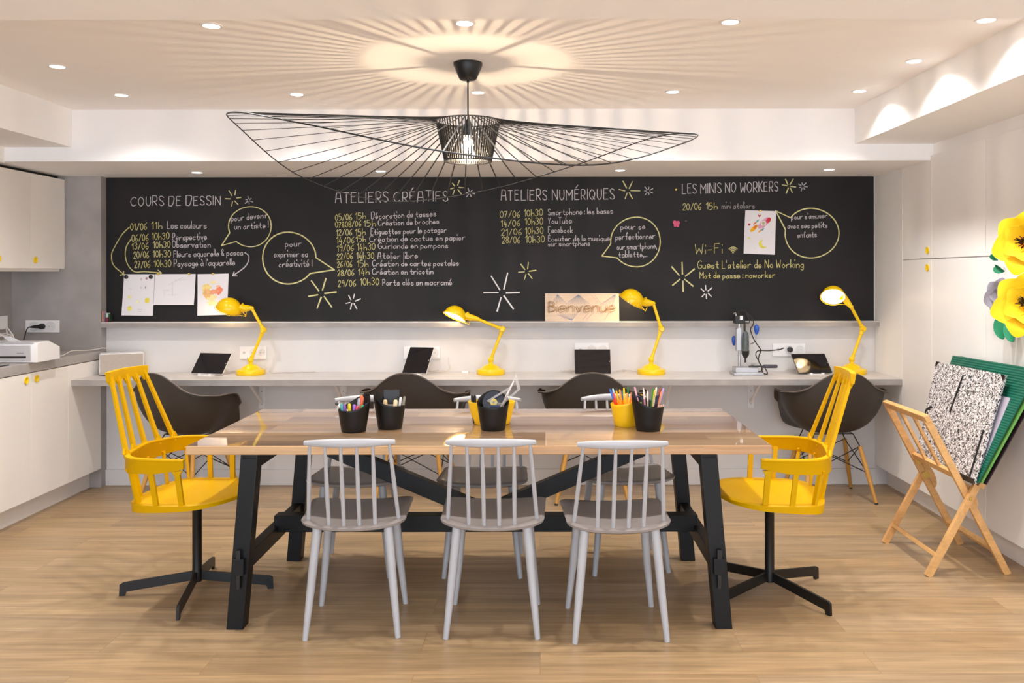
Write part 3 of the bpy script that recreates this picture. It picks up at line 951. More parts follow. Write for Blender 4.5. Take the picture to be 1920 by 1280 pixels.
for a, b in (((0.62, 0.96), (0.72, 0.65)), ((0.66, 0.96), (0.76, 0.62)), ((0.93, 0.93), (0.78, 0.64)), ((0.96, 0.92), (0.90, 0.52)), ((0.50, 0.03), (0.60, 0.35)), ((0.55, 0.03), (0.66, 0.33)), ((0.80, 0.05), (0.86, 0.3)), ((0.28, 0.03), (0.20, 0.3))):
    g.tube([wpt(*a), wpt(*b)], 0.0008, 4)
g.make('pink_threads', mat('mauve_thread', 'c4a3ad', 0.7), t)
g = G()
xx = 0.0
lay = []
for ch in 'Bienvenue':
    st, wd = glyph(ch)
    lay.append((st, xx)); xx += wd + 1.5
for st, gx in lay:
    for q in st:
        for off in (-0.010, 0.010):
            P = [wpt(0.05 + 0.89 * (gx + a) / (xx - 1.5) + off, 0.33 + 0.055 * (b - 3) + off * 1.5, 0.006) for a, b in q]
            if len(P) > 2:
                P = crom(P, 4)
            g.tube(P, 0.0016, 5)
g.make('lettering', mat('copper_nails', 'b48a52', 0.4, metal=0.5), t, label='outlined copper letters reading Bienvenue')

# small boxes at the left end of the ledge
for i, (px, w, h, c, lab) in enumerate(((191.5, 0.011, 0.072, 'd98a6a', 'orange'), (194.8, 0.010, 0.072, 'b49ab0', 'lilac'), (200.5, 0.016, 0.030, '7a2038', 'maroon'), (206, 0.010, 0.055, '1c2a22', 'dark green'))):
    x = (px - 1012) * 5.935 / F
    x = max(x, -2.945)
    o = G().box(x, x + w, 5.92, 5.95, 1.1128, 1.1128 + h).make('crayon_box', mat('box_' + lab, c, 0.6), bevel=0.0008)
    tag(o, f'small {lab} upright box at the left end of the ledge', 'box', 'small boxes on the ledge')
x = (200.3 - 1012) * 5.935 / F
tag(G().box(x, x + 0.016, 5.921, 5.949, 1.1431, 1.1431 + 0.030).make('crayon_box', mat('box_mint', 'a9c8b4', 0.6), bevel=0.0008), 'small mint box standing on the maroon one at the end of the ledge', 'box', 'small boxes on the ledge')

# ------------------------------------------------------------ worktable
TX = -0.245
TY = 4.02
t = thing('work_table', 'long butcher-block worktable on black trestle legs in the middle of the room', 'table', (TX, TY, 0))
G().box(-1.1755, 1.1755, -0.479, 0.491, 0.706, 0.74).make('tabletop', M_TABLE, t, bevel=0.001)
G().box(-1.1755, 1.1755, -0.492, -0.4792, 0.706, 0.74).make('front_stave', M_TEDGE, t, bevel=0.002, label='pale front edge stave')
for s in (-1, 1):
    for yy in (-0.445, 0.40):
        top = Vector((s * 0.925, yy, 0.706)); bot = Vector((s * 0.985, yy, 0.0))
        w = 0.034
        g = G()
        g.hexa([(bot.x - w, yy - w, 0), (bot.x + w, yy - w, 0), (bot.x + w, yy + w, 0), (bot.x - w, yy + w, 0),
                (top.x - w, yy - w, 0.7055), (top.x + w, yy - w, 0.7055), (top.x + w, yy + w, 0.7055), (top.x - w, yy + w, 0.7055)])
        g.make('leg', M_BLACKWOOD, t, bevel=0.002)
    g = G()
    g.prism([(-0.44, 0.645), (0.40, 0.645), (0.47, 0.69), (0.47, 0.7055), (-0.48, 0.7055), (-0.48, 0.69)], 0, s * 0.925 - 0.028, s * 0.925 + 0.028)
    g.make('top_rail', M_BLACKWOOD, t, bevel=0.0015)
    xc = s * 0.963
    g = G().box(xc - 0.022, xc + 0.022, -0.505, 0.46, 0.225, 0.29)
    g.make('cross_rail', M_BLACKWOOD, t, bevel=0.0015)
    for yy in (-0.4935, 0.449):
        wd = G().hexa([(xc - 0.007, yy - 0.008, 0.17), (xc + 0.007, yy - 0.008, 0.17), (xc + 0.007, yy + 0.008, 0.17), (xc - 0.007, yy + 0.008, 0.17),
                       (xc - 0.009, yy - 0.011, 0.325), (xc + 0.009, yy - 0.011, 0.325), (xc + 0.009, yy + 0.011, 0.325), (xc - 0.009, yy + 0.011, 0.325)])
        wd.make('wedge', M_BLACKMET, t, bevel=0.001)
    G().bar((s * 0.86, 0, 0.70), (s * 0.03, 0, 0.352), 0.055, 0.072, (0, 1, 0)).make('brace', M_BLACKWOOD, t, bevel=0.0015)
G().box(-0.96, 0.96, -0.035, 0.035, 0.262, 0.336).make('stretcher', M_BLACKWOOD, t, bevel=0.002)

# ------------------------------------------------------------ grey spindle chairs
def spindle_chair(label):
    t = thing('spindle_chair', label, 'chair', group='light grey spindle-back chairs at the worktable')
    # dished seat, front is +y
    out = crom([(-0.205, 0.195, 0), (-0.10, 0.215, 0), (0.10, 0.215, 0), (0.205, 0.195, 0), (0.213, 0.10, 0), (0.208, -0.05, 0), (0.200, -0.145, 0),
                (0.13, -0.19, 0), (0, -0.205, 0), (-0.13, -0.19, 0), (-0.200, -0.145, 0), (-0.208, -0.05, 0), (-0.213, 0.10, 0)], 4, True)
    def top(x, y):
        return 0.447 + 0.016 * (abs(x) / 0.21) ** 2.2 + 0.004 * (y / 0.21) - 0.006 * (1 - min(1, (x * x + y * y) / 0.03))
    g = G()
    rings = []
    for k, dz in ((0.0, 0), (0.35, 0), (0.65, 0), (0.85, 0), (0.96, -0.001), (1.0, -0.006)):
        rings.append([Vector((p.x * k, p.y * k, top(p.x * k, p.y * k) + dz)) for p in out])
    for k, dz in ((0.985, -0.016), (0.90, -0.024), (0.5, -0.026), (0.0, -0.026)):
        rings.append([Vector((p.x * k, p.y * k, top(p.x * k, p.y * k) + dz)) for p in out])
    g.grid(rings, close_u=True)
    g.make('seat', M_SEATGREY, t, smooth=True, merge=True)
    for s in (-1, 1):
        G().tube([(s * 0.138, -0.150, 0.436), (s * 0.160, -0.168, 0.2), (s * 0.180, -0.184, 0.0)], [0.0185, 0.0165, 0.0115], 12).make('leg', M_GREY, t, smooth=True)
        G().tube([(s * 0.138, 0.135, 0.436), (s * 0.158, 0.157, 0.2), (s * 0.180, 0.180, 0.0)], [0.0185, 0.0165, 0.0115], 12).make('leg', M_GREY, t, smooth=True)
    # back
    tops = [-0.152, -0.091, -0.0305, 0.0305, 0.091, 0.152]
    bots = [-0.178, -0.090, -0.030, 0.030, 0.090, 0.178]
    for a, b in zip(tops, bots):
        yb = -0.178 + 0.055 * (abs(b) / 0.178) ** 3
        yt = -0.268 + 0.030 * (abs(a) / 0.152) ** 2
        zb = top(b, yb) - 0.008
        G().tube([(b, yb, zb), (a + (b - a) * 0.5, (yb + yt) / 2, (zb + 0.772) / 2), (a, yt, 0.772)], [0.0078, 0.0086, 0.0062], 8).make('spindle', M_GREY, t, smooth=True)
    pts, rr = [], []
    for i in range(13):
        u = -1 + 2 * i / 12
        pts.append((0.172 * u, -0.268 + 0.036 * u * u, 0.779 + 0.004 * (1 - u * u)))
        rr.append(0.0178 - 0.0082 * abs(u) ** 2.2)
    g = G().tube(pts, rr, 12)
    for v in g.bm.verts:            # flatten front to back
        yc = -0.268 + 0.036 * (v.co.x / 0.172) ** 2
        v.co.y = yc + (v.co.y - yc) * 0.72
    g.make('top_rail', M_GREY, t, smooth=True)
    return t
c0 = spindle_chair('grey spindle-back chair seen from behind, left one on the near side of the table')
c0.location = (-0.752, 3.635, 0); c0.rotation_euler = (0, 0, R(4))
dup(c0, (-0.190, 3.634, 0), 0, 'grey spindle-back chair seen from behind, middle one on the near side of the table')
dup(c0, (0.306, 3.598, 0), R(2.5), 'grey spindle-back chair seen from behind, right one on the near side of the table')
dup(c0, (-0.890, 4.325, 0), R(180), 'grey spindle-back chair facing the camera, behind the two black pots on the left')
dup(c0, (-0.273, 4.318, 0), R(180), 'grey spindle-back chair facing the camera, behind the middle pots')
dup(c0, (0.415, 4.37, 0), R(187), 'grey spindle-back chair facing the camera, behind the pencil pots on the right')

# ------------------------------------------------------------ mustard swivel chairs
def windsor(label, base_rot):
    t = thing('swivel_armchair', label, 'chair', group='mustard yellow spindle-back swivel armchairs')
    # seat, front is +y
    out = crom([(-0.235, -0.17, 0), (-0.262, -0.03, 0), (-0.255, 0.09, 0), (-0.20, 0.185, 0), (-0.10, 0.235, 0), (0, 0.25, 0), (0.10, 0.235, 0), (0.20, 0.185, 0),
                (0.255, 0.09, 0), (0.262, -0.03, 0), (0.235, -0.17, 0), (0.13, -0.215, 0), (0, -0.225, 0), (-0.13, -0.215, 0)], 4, True)
    def top(x, y):
        r2 = (x / 0.26) ** 2 + (y / 0.24) ** 2
        return 0.447 + 0.010 * min(1, r2) + (0.012 * max(0, y / 0.25) ** 2)
    g = G()
    rings = [[Vector((p.x * k, p.y * k, top(p.x * k, p.y * k))) for p in out] for k in (0.0, 0.3, 0.6, 0.85, 0.97)]
    rings.append([Vector((p.x, p.y, top(p.x, p.y) - 0.004)) for p in out])
    def skirt(p):
        return 0.020 + 0.022 * (0.5 - 0.5 * max(-1, min(1, p.y / 0.2)))
    rings.append([Vector((p.x * 0.985, p.y * 0.985, top(p.x, p.y) - skirt(p))) for p in out])
    rings.append([Vector((p.x * 0.90, p.y * 0.90, top(p.x, p.y) - skirt(p) - 0.004)) for p in out])
    rings.append([Vector((p.x * 0.4, p.y * 0.4, 0.425)) for p in out])
    rings.append([Vector((0, 0, 0.425)) for p in out])
    g.grid(rings, close_u=True)
    g.make('seat', M_YPLAST, t, smooth=True, merge=True)
    # arm and back band, a U in plan
    path = crom([(-0.268, 0.075, 0), (-0.272, -0.04, 0), (-0.262, -0.15, 0), (-0.20, -0.215, 0), (-0.10, -0.235, 0), (0, -0.24, 0), (0.10, -0.235, 0), (0.20, -0.215, 0), (0.262, -0.15, 0), (0.272, -0.04, 0), (0.268, 0.075, 0)], 4)
    rows = []
    m = len(path)
    for i, p in enumerate(path):
        d = path[min(i + 1, m - 1)] - path[max(i - 1, 0)]
        d.normalize()
        nrm = Vector((d.y, -d.x, 0))
        e = abs(i / (m - 1) * 2 - 1)
        zt = 0.653 + 0.018 * (1 - e) ** 2
        zb = 0.594 - 0.008 * (1 - e) + 0.020 * max(0, (e - 0.8) / 0.2)
        q = [(-0.012, zt), (0.012, zt), (0.013, zt - 0.005), (0.008, zt - 0.012), (0.008, zb + 0.004), (0.006, zb), (-0.006, zb), (-0.008, zb + 0.004), (-0.008, zt - 0.012), (-0.013, zt - 0.005)]
        rows.append([p + nrm * a + Vector((0, 0, b)) for a, b in q])
    g = G()
    V = g.grid(rows, close_u=True)
    g.bm.faces.new(V[0][::-1]); g.bm.faces.new(V[-1])
    g.make('arm_band', M_YPLAST, t, smooth=True)
    # lower spindles
    for x, y, xb, yb, w in ((-0.268, 0.045, -0.246, 0.055, 0.024), (-0.27, -0.07, -0.250, -0.055, 0.022), (-0.240, -0.175, -0.222, -0.150, 0.024), (-0.13, -0.228, -0.118, -0.200, 0.022), (0, -0.238, 0, -0.206, 0.022),
                         (0.268, 0.045, 0.246, 0.055, 0.024), (0.27, -0.07, 0.250, -0.055, 0.022), (0.240, -0.175, 0.222, -0.150, 0.024), (0.13, -0.228, 0.118, -0.200, 0.022)):
        g = G()
        side = Vector((-y, x, 0)) if abs(x) > 0.25 else Vector((1, -x * 2, 0))
        if abs(x) > 0.25: side = Vector((0, 1, 0))
        g.bar((xb, yb, 0.445), (x, y, 0.606), w, 0.014, side)
        # little webs where the bar meets the band
        s = side.normalized()
        c = Vector((x, y, 0.606))
        for sg in (-1, 1):
            a = c + s * sg * (w / 2 - 0.002)
            n_ = s.cross(Vector((0, 0, 1))) * 0.006
            g.prism
            p0, p1, p2 = a, a + s * sg * 0.016, a + Vector((0, 0, -0.022))
            v = [g.bm.verts.new(q + k * n_) for k in (-1, 1) for q in (p0, p1, p2)]
            g.bm.faces.new(v[:3][::-1]); g.bm.faces.new(v[3:])
            for i in range(3):
                j = (i + 1) % 3
                g.bm.faces.new((v[i], v[j], v[3 + j], v[3 + i]))
        g.make('lower_spindle', M_YPLAST, t, bevel=0.002)
    # tall back bars
    for xb, xt in ((-0.205, -0.135), (-0.104, -0.069), (0, 0), (0.104, 0.069), (0.205, 0.135)):
        yb = -0.240 + 0.030 * (abs(xb) / 0.205) ** 2
        yt = -0.335 + 0.012 * (abs(xt) / 0.135) ** 2 * 0.7
        w = 0.024
        g = G()
        g.bar((xb, yb, 0.64), (xt, yt, 0.985), w, 0.016, (1, 0, 0), w * 0.85, 0.013)
        for zc, xc, yc, sgn in ((0.660, xb, yb - 0.004, 1), (0.962, xt, yt + 0.003, -1)):
            for sg in (-1, 1):
                a = Vector((xc + sg * (w / 2 - 0.003), yc, zc))
                p0, p1, p2 = a, a + Vector((sg * 0.016, 0, 0)), a + Vector((0, -sgn * 0.006, sgn * 0.026))
                v = [g.bm.verts.new(q + Vector((0, k * 0.006, 0))) for k in (-1, 1) for q in (p0, p1, p2)]
                g.bm.faces.new(v[:3][::-1]); g.bm.faces.new(v[3:])
                for i in range(3):
                    j = (i + 1) % 3
                    g.bm.faces.new((v[i], v[j], v[3 + j], v[3 + i]))
        g.make('back_spindle', M_YPLAST, t, bevel=0.0025)
    rows = []
    for i in range(13):
        u = -1 + 2 * i / 12
        x = 0.158 * u
        y = -0.338 + 0.010 * u * u
        zt = 1.006 - 0.004 * u * u
        q = [(-0.012, zt), (0.010, zt + 0.001), (0.012, zt - 0.006), (0.010, zt - 0.044), (-0.004, zt - 0.044), (-0.010, zt - 0.008)]
        rows.append([Vector((x, y + a, b)) for a, b in q])
    g = G()
    V = g.grid(rows, close_u=True)
    g.bm.faces.new(V[0][::-1]); g.bm.faces.new(V[-1])
    g.make('top_rail', M_YPLAST, t, smooth=True)
    # swivel base
    G().lathe([(0.021, 0.05), (0.022, 0.10), (0.021, 0.11), (0.021, 0.40), (0.03, 0.415), (0.07, 0.421), (0.07, 0.4255)], 24).make('column', M_BLACKMET, t, smooth=True)
    for k in range(4):
        a = base_rot + k * PI / 2
        u = Vector((math.cos(a), math.sin(a), 0)); s = Vector((-u.y, u.x, 0)) * 0.006
        pr = [(0.0, 0.058), (0.0, 0.098), (0.318, 0.058), (0.330, 0.050), (0.332, 0.0), (0.308, 0.0), (0.302, 0.018)]
        g = G()
        A = [g.bm.verts.new(u * r + Vector((0, 0, z)) - s) for r, z in pr]
        B = [g.bm.verts.new(u * r + Vector((0, 0, z)) + s) for r, z in pr]
        g.bm.faces.new(A[::-1]); g.bm.faces.new(B)
        for i in range(len(pr)):
            j = (i + 1) % len(pr)
            g.bm.faces.new((A[i], A[j], B[j], B[i]))
        g.make('foot', M_BLACKMET, t)
    return t
# facing +x: rotate -90
t = windsor('mustard yellow spindle-back swivel armchair at the left end of the table', R(8) + R(95))
t.location = (-1.545, 3.965, 0); t.rotation_euler = (0, 0, R(-95))
t = windsor('mustard yellow spindle-back swivel armchair at the right end of the table', R(34) - R(84))
t.location = (1.03, 3.95, 0); t.rotation_euler = (0, 0, R(84))

# ------------------------------------------------------------ dark shell chairs at the desk
def shell_chair(label):
    t = thing('shell_armchair', label, 'chair', group='dark brown shell armchairs at the wall desk')
    half = [(0.0, 0.235, 0.425), (0.10, 0.235, 0.425), (0.19, 0.215, 0.432), (0.245, 0.175, 0.475), (0.283, 0.130, 0.59), (0.302, 0.075, 0.672), (0.314, 0.0, 0.686), (0.318, -0.075, 0.684), (0.300, -0.135, 0.690),
            (0.262, -0.185, 0.696), (0.205, -0.230, 0.724), (0.140, -0.260, 0.776), (0.070, -0.278, 0.815)]
    rim = half + [(0, -0.283, 0.826)] + [(-x, y, z) for x, y, z in reversed(half[1:])]
    rim = crom(rim, 4, True)
    c = Vector((0, 0.02, 0.418))
    rows = []
    T = [0, 0.12, 0.25, 0.38, 0.5, 0.6, 0.7, 0.8, 0.9, 1.0]
    for tt in T:
        row = []
        for p in rim:
            d = p - c
            hu = math.sin(tt * PI / 2) ** 0.85
            back = max(0.0, min(1.0, -p.y / 0.28))
            hv = (1 - math.cos(tt * PI / 2)) ** (1.15 + 0.1 * back)
            # walls lean outwards toward the rim
            k = hu * (0.90 + 0.10 * tt ** 2)
            q = Vector((c.x + d.x * k, c.y + d.y * k, c.z + d.z * hv))
            row.append(q)
        rows.append(row)
    # rolled lip on arms and back
    row = []
    for p in rim:
        d = (p - c); d.z = 0
        d.normalize()
        arm = max(0.0, min(1.0, (abs(p.x) - 0.2) / 0.08)) * (1 if p.z > 0.6 else 0)
        row.append(p + d * (0.004 + 0.022 * arm) + Vector((0, 0, 0.003 + 0.001 * arm)))
    rows.append(row)
    g = G()
    g.grid(rows, close_u=True)
    g.make('shell', M_SHELL, t, smooth=True, merge=True, solid=0.006)
    G().tube([p + Vector((0, 0, 0.0015)) for p in row], 0.0038, 6, closed=True).make('shell_edge', M_SHELLEDGE, t, smooth=True)
    for sx in (-1, 1):
        for sy in (-1, 1):
            a = Vector((sx * 0.155, sy * 0.125 + 0.01, 0.345)); b = Vector((sx * 0.225, sy * 0.208 + 0.005, 0.0))
            lg = G().tube([a, a.lerp(b, 0.5), b + (a - b) * 0.03], [0.0135, 0.0150, 0.0105], 12).make('leg', M_MAPLE, t, smooth=True)
            G().tube([b + (a - b) * 0.03, b], 0.0106, 12).make('leg_glide', M_WIRE, lg)
    g = G()
    P = {}
    for sx in (-1, 1):
        for sy in (-1, 1):
            P[sx, sy, 'm'] = Vector((sx * 0.155, sy * 0.125 + 0.01, 0.345)).lerp(Vector((sx * 0.225, sy * 0.208 + 0.005, 0)), 0.46)
            P[sx, sy, 't'] = Vector((sx * 0.155, sy * 0.125 + 0.01, 0.345))
            P[sx, sy, 'u'] = Vector((sx * 0.125, sy * 0.10 + 0.02, 0.418))
            g.tube([P[sx, sy, 'u'], P[sx, sy, 't'], P[sx, sy, 't'].lerp(P[sx, sy, 'm'], 0.35)], 0.004, 6)
    for a, b in (((-1, -1), (1, -1)), ((1, -1), (1, 1)), ((1, 1), (-1, 1)), ((-1, 1), (-1, -1))):
        g.tube([P[a + ('m',)], P[b + ('t',)]], 0.0032, 6)
        g.tube([P[b + ('m',)], P[a + ('t',)]], 0.0032, 6)
        g.tube([P[a + ('u',)], P[b + ('u',)]], 0.0032, 6)
    g.make('wire_struts', M_WIRE, t, smooth=True)
    return t
s0 = shell_chair('dark brown shell armchair behind the left yellow chair, right arm toward the camera')
s0.location = (-2.235, 5.61, 0); s0.rotation_euler = (0, 0, R(-25))
dup(s0, (-0.785, 5.625, 0), R(-6), 'dark brown shell armchair at the desk under the portrait tablet')
dup(s0, (0.335, 5.635, 0), R(-3), 'dark brown shell armchair at the desk under the frontal landscape tablet')
dup(s0, (1.855, 5.65, 0), R(2), 'dark brown shell armchair behind the right yellow chair')
# ------------------------------------------------------------ pendant
PC = Vector((-0.327, 4.02, 0))
t = thing('pendant_lamp', 'large black wire pendant lamp with wide wavy hat-like brim over the table', 'lamp', PC)
G().lathe([(0.066, ZC), (0.066, ZC - 0.012), (0.040, ZC - 0.072), (0.034, ZC - 0.078), (0.006, ZC - 0.08), (0.006, ZC - 0.09)], 32).make('ceiling_cup', M_BLACKMET, t, smooth=True)
G().tube([(0, 0, ZC - 0.085), (0, 0, 2.135)], 0.0035, 8).make('cord', M_WIRE, t)
DZ1, DZ0, R1, R0 = 2.128, 1.945, 0.147, 0.108
G().lathe([(0.004, 2.14), (0.012, 2.13), (0.016, 2.11), (0.026, 2.075), (0.026, 2.06)], 20).make('socket', M_BLACKMET, t, smooth=True)
bl = G().lathe([(0.014, 2.06), (0.020, 2.045), (0.030, 2.015), (0.028, 1.998), (0.016, 1.984), (0, 1.98)], 20, cap0=False).make('bulb', M_GLASS, t, smooth=True)
G().tube([(0, 0, 2.008), (0, 0, 2.038)], 0.0022, 8).make('filament', M_PBULB, bl, smooth=True)
zs = {0: 2.070, 30: 2.128, 60: 2.035, 90: 1.908, 120: 1.838, 150: 1.930, 180: 2.105, 210: 2.075, 240: 1.965, 270: 1.845, 300: 1.816, 330: 1.948}
ctrl = [(math.cos(R(a)) * (1.035 if a != 180 else 1.05), math.sin(R(a)) * 1.035, z) for a, z in zs.items()]
ring = crom(ctrl, 10, True)
G().tube(ring, 0.0028, 6, closed=True).make('rim_wire', M_BLACKMET, t, smooth=True)
g = G()
NS = 62
for i in range(NS):
    a = 2 * PI * (i + 0.5) / NS
    k = (i + 0.5) / NS * len(ring)
    p = ring[int(k) % len(ring)].lerp(ring[(int(k) + 1) % len(ring)], k % 1)
    q = Vector((R1 * math.cos(a), R1 * math.sin(a), DZ1))
    g.bar(q, p, 0.0062, 0.0018, (-math.sin(a), math.cos(a), 0))
g.make('brim_ribs', M_BLACKMET, t, label='straight black ribs of the brim')
g = G()
for i in range(NS):
    a = 2 * PI * (i + 0.5) / NS
    u = Vector((math.cos(a), math.sin(a), 0))
    g.bar(u * R1 + Vector((0, 0, DZ1)), u * R0 + Vector((0, 0, DZ0)), 0.0052, 0.002, (-u.y, u.x, 0))
for r_, z in ((R1, DZ1), (R0, DZ0)):
    g.tube([(r_ * math.cos(2 * PI * k / 48), r_ * math.sin(2 * PI * k / 48), z) for k in range(48)], 0.003, 6, closed=True)
g.make('drum_shade', M_BLACKMET, t, label='small slatted black drum around the bulb')
g = G()
for k in range(5):
    a = 2 * PI * k / 5 + 0.3
    g.bar((0.02 * math.cos(a), 0.02 * math.sin(a), 2.115), (0.109 * math.cos(a), 0.109 * math.sin(a), 1.955), 0.0045, 0.002, (-math.sin(a), math.cos(a), 0))
g.make('shade_carrier', mat('grey_steel', '77716c', 0.4), t)

# ------------------------------------------------------------ ceiling downlights
def downlight(x, y, z, label, w):
    t = thing('recessed_spotlight', label, 'spotlight', (x, y, z), group='recessed ceiling spotlights')
    G().lathe([(0.030, -0.001), (0.033, -0.004), (0.041, -0.003), (0.043, 0.0)], 28, cap0=False, cap1=False).make('trim_ring', M_WHITEPL, t, smooth=True)
    G().lathe([(0, -0.0025), (0.0305, -0.0025), (0.0305, 0.0)], 24, cap1=False).make('lens', M_SPOT, t)
    light('SPOT', (0, 0, -0.012), w, (1.0, 0.975, 0.945), 0.028, (0, 0, 0), R(140), 1.0, 'spotlight_beam', t)
def ceil_at(px, py, z):
    y = F * (z - CAMZ) / (515 - py)
    return (px - 1012) * y / F, y, z
for px, py, lab in ((397, 47, 'ceiling spotlight in the front row, left of the pendant lamp'), (872, 43, 'ceiling spotlight in the front row, straight above the pendant lamp cup'),
                    (1370, 41, 'ceiling spotlight in the front row, right of the pendant lamp'), (1860, 38, 'ceiling spotlight in the front row, by the right bulkhead'),
                    (108, 123, 'ceiling spotlight nearest the left picture edge'), (1716, 115, 'ceiling spotlight beside the right bulkhead, second along it'),
                    (228, 177, 'ceiling spotlight in the row before the beam, at its left end'), (557, 176, 'ceiling spotlight over the left tip of the pendant brim'),
                    (896, 173, 'ceiling spotlight right beside the pendant cord'), (1262, 172, 'ceiling spotlight over the right tip of the pendant brim'),
                    (1612, 171, 'ceiling spotlight before the beam, nearest the corner with the right bulkhead')):
    x, y, z = ceil_at(px, py, ZC)
    if x > 1.7: x = 1.7
    downlight(x, y, z, lab, SPOT_W)
for px, py, lab in ((370, 322, 'small spotlight under the beam above the heading COURS DE DESSIN'), (714, 320, 'small spotlight under the beam above the heading ATELIERS CRÉATIFS'),
                    (1163, 319, 'small spotlight under the beam above the heading ATELIERS NUMÉRIQUES'), (1555, 318, 'small spotlight under the beam above the heading LES MINIS NO WORKERS')):
    x, y, z = ceil_at(px, py, 2.092)
    downlight(x, y, z, lab, UNDER_W)

# downlights added out of view, for more bounce light in the room
for i, y in enumerate((1.1, -0.4)):
    for j, x in enumerate((-2.1, -0.35, 1.4)):
        downlight(x, y, ZC, 'added out-of-view ceiling spotlight for bounce light, %s row, %s' % (("nearer", "farther")[i], ('left', 'centre', 'right')[j]), SPOT_W)

# ------------------------------------------------------------ yellow desk lamps
DT = 0.7668
def desk_lamp(base_px, elbow, neck, head, n, rim_r, label, y=5.845, hy=5.835):
    """elbow, neck and head centre measured in the photograph; n is the way the mouth faces"""
    bx = (base_px - 1012) * y / F
    t = thing('desk_lamp', label, 'lamp', (bx, y, DT), group='yellow jointed desk lamps')
    o = Vector((bx, y, DT))
    E = at(elbow[0], elbow[1], y) - o
    Nk = at(neck[0], neck[1], hy + 0.005) - o
    H = at(head[0], head[1], hy) - o
    G().lathe([(0.091, 0), (0.094, 0.004), (0.094, 0.028), (0.090, 0.034), (0.066, 0.038), (0.052, 0.052), (0.032, 0.064), (0.016, 0.068), (0.013, 0.084), (0, 0.084)], 36).make('base', M_YLAMP, t, smooth=True)
    B = Vector((0, 0, 0.096))
    G().sphere(B, 0.0195, 16).make('base_joint', M_YLAMP, t, smooth=True)
    d = (E - B).normalized()
    G().tube([B, B + d * 0.03, B + d * 0.032, E - d * 0.04, E - d * 0.038, E], [0.0135, 0.0135, 0.0105, 0.0105, 0.0135, 0.0135], 12).make('lower_arm', M_YLAMP, t, smooth=True)
    j = G().sphere(E, 0.0215, 16)
    j.lathe([(0.013, -0.029), (0.013, 0.029)], 16, Matrix.Translation(E) @ Matrix.Rotation(PI / 2, 4, 'X'))
    j.make('elbow_joint', M_YLAMP, t, smooth=True)
    d = (Nk - E).normalized()
    G().tube([E, E + d * 0.03, E + d * 0.032, Nk], [0.0135, 0.013, 0.0105, 0.0100], 12).make('upper_arm', M_YLAMP, t, smooth=True)
    n = Vector(n).normalized()
    u = (Nk - H)
    u = (u - n * u.dot(n)).normalized()
    v = n.cross(u)
    # head frame: +z along -n (dome top)
    mx = Matrix((( u.x, v.x, -n.x, H.x), (u.y, v.y, -n.y, H.y), (u.z, v.z, -n.z, H.z), (0, 0, 0, 1)))
    rr = rim_r
    prof = [(rr * math.cos(a), rr * 0.92 * math.sin(a)) for a in [R(90 * i / 10) for i in range(11)]]
    prof[-1] = (0, prof[-1][1])
    outer = [(rr * 1.05, -0.004), (rr * 1.05, 0.001)] + prof
    sh = G().lathe(outer, 36, mx, cap0=False).make('lamp_shade', M_YLAMP, t, smooth=True)
    inner = [(rr * 1.03, -0.004)] + [(a * 0.965, b * 0.955 - 0.001) for a, b in prof]
    inner[-1] = (0, inner[-1][1])
    G().lathe(inner, 36, mx, cap0=False).make('shade_lining', M_LAMPIN, sh, smooth=True)
    # socket hood from the side of the dome to the neck
    a = mx @ Vector((rr * 0.78, 0, rr * 0.50)); b = mx @ Vector((rr * 1.06, 0, rr * 0.40))
    hp = crom([a, b, b.lerp(Nk, 0.55), Nk], 5)
    hr = [rr * 0.36 + (0.0125 - rr * 0.36) * (i / (len(hp) - 1)) ** 1.8 for i in range(len(hp))]
    g = G().tube(hp, hr, 18)
    g.sphere(Nk, 0.0150, 12)
    g.make('socket_hood', M_YLAMP, t, smooth=True)
    # wire guard round the mouth with a kinked end
    g = G()
    ringp = [mx @ Vector((rr * 1.10 * math.cos(R(k)), rr * 1.10 * math.sin(R(k)), -0.008)) for k in range(22, 339, 12)]
    tip = [mx @ Vector((rr * 1.45, s * 0.006, -0.016)) for s in (-1, 1)]
    g.tube([mx @ Vector((rr * 1.42, 0.004, rr * 0.15)), tip[1]] + ringp + [tip[0], mx @ Vector((rr * 1.42, -0.004, rr * 0.15))], 0.0022, 6)
    g.make('wire_guard', M_YLAMP, t, smooth=True)
    bc = mx @ Vector((rr * 0.16, 0, rr * 0.34))
    G().sphere(bc, 0.026, 16).make('bulb', M_BULB, t, smooth=True)
    light('POINT', mx @ Vector((0, 0, rr * 0.12)), DESK_W, (1.0, 0.84, 0.62), 0.02, name='desk_lamp_light', parent=t)
    return t
desk_lamp(470, (494, 618), (472, 577), (429, 578), (-0.33, 0.26, -0.92), 0.081, 'yellow desk lamp in front of the orange watercolour sheet')
desk_lamp(920, (942, 617), (896, 598), (853, 592), (-0.38, -0.26, -0.86), 0.074, 'yellow desk lamp bent lowest, left of the Bienvenue sign', hy=5.83)
desk_lamp(1221, (1240, 617), (1225, 569), (1184, 563), (-0.50, 0.20, -0.84), 0.081, 'yellow desk lamp just right of the Bienvenue sign')
desk_lamp(1597, (1618, 617), (1596, 576), (1562, 556), (-0.22, -0.62, -0.72), 0.074, 'yellow desk lamp at the right end of the desk, bulb facing out', hy=5.81)

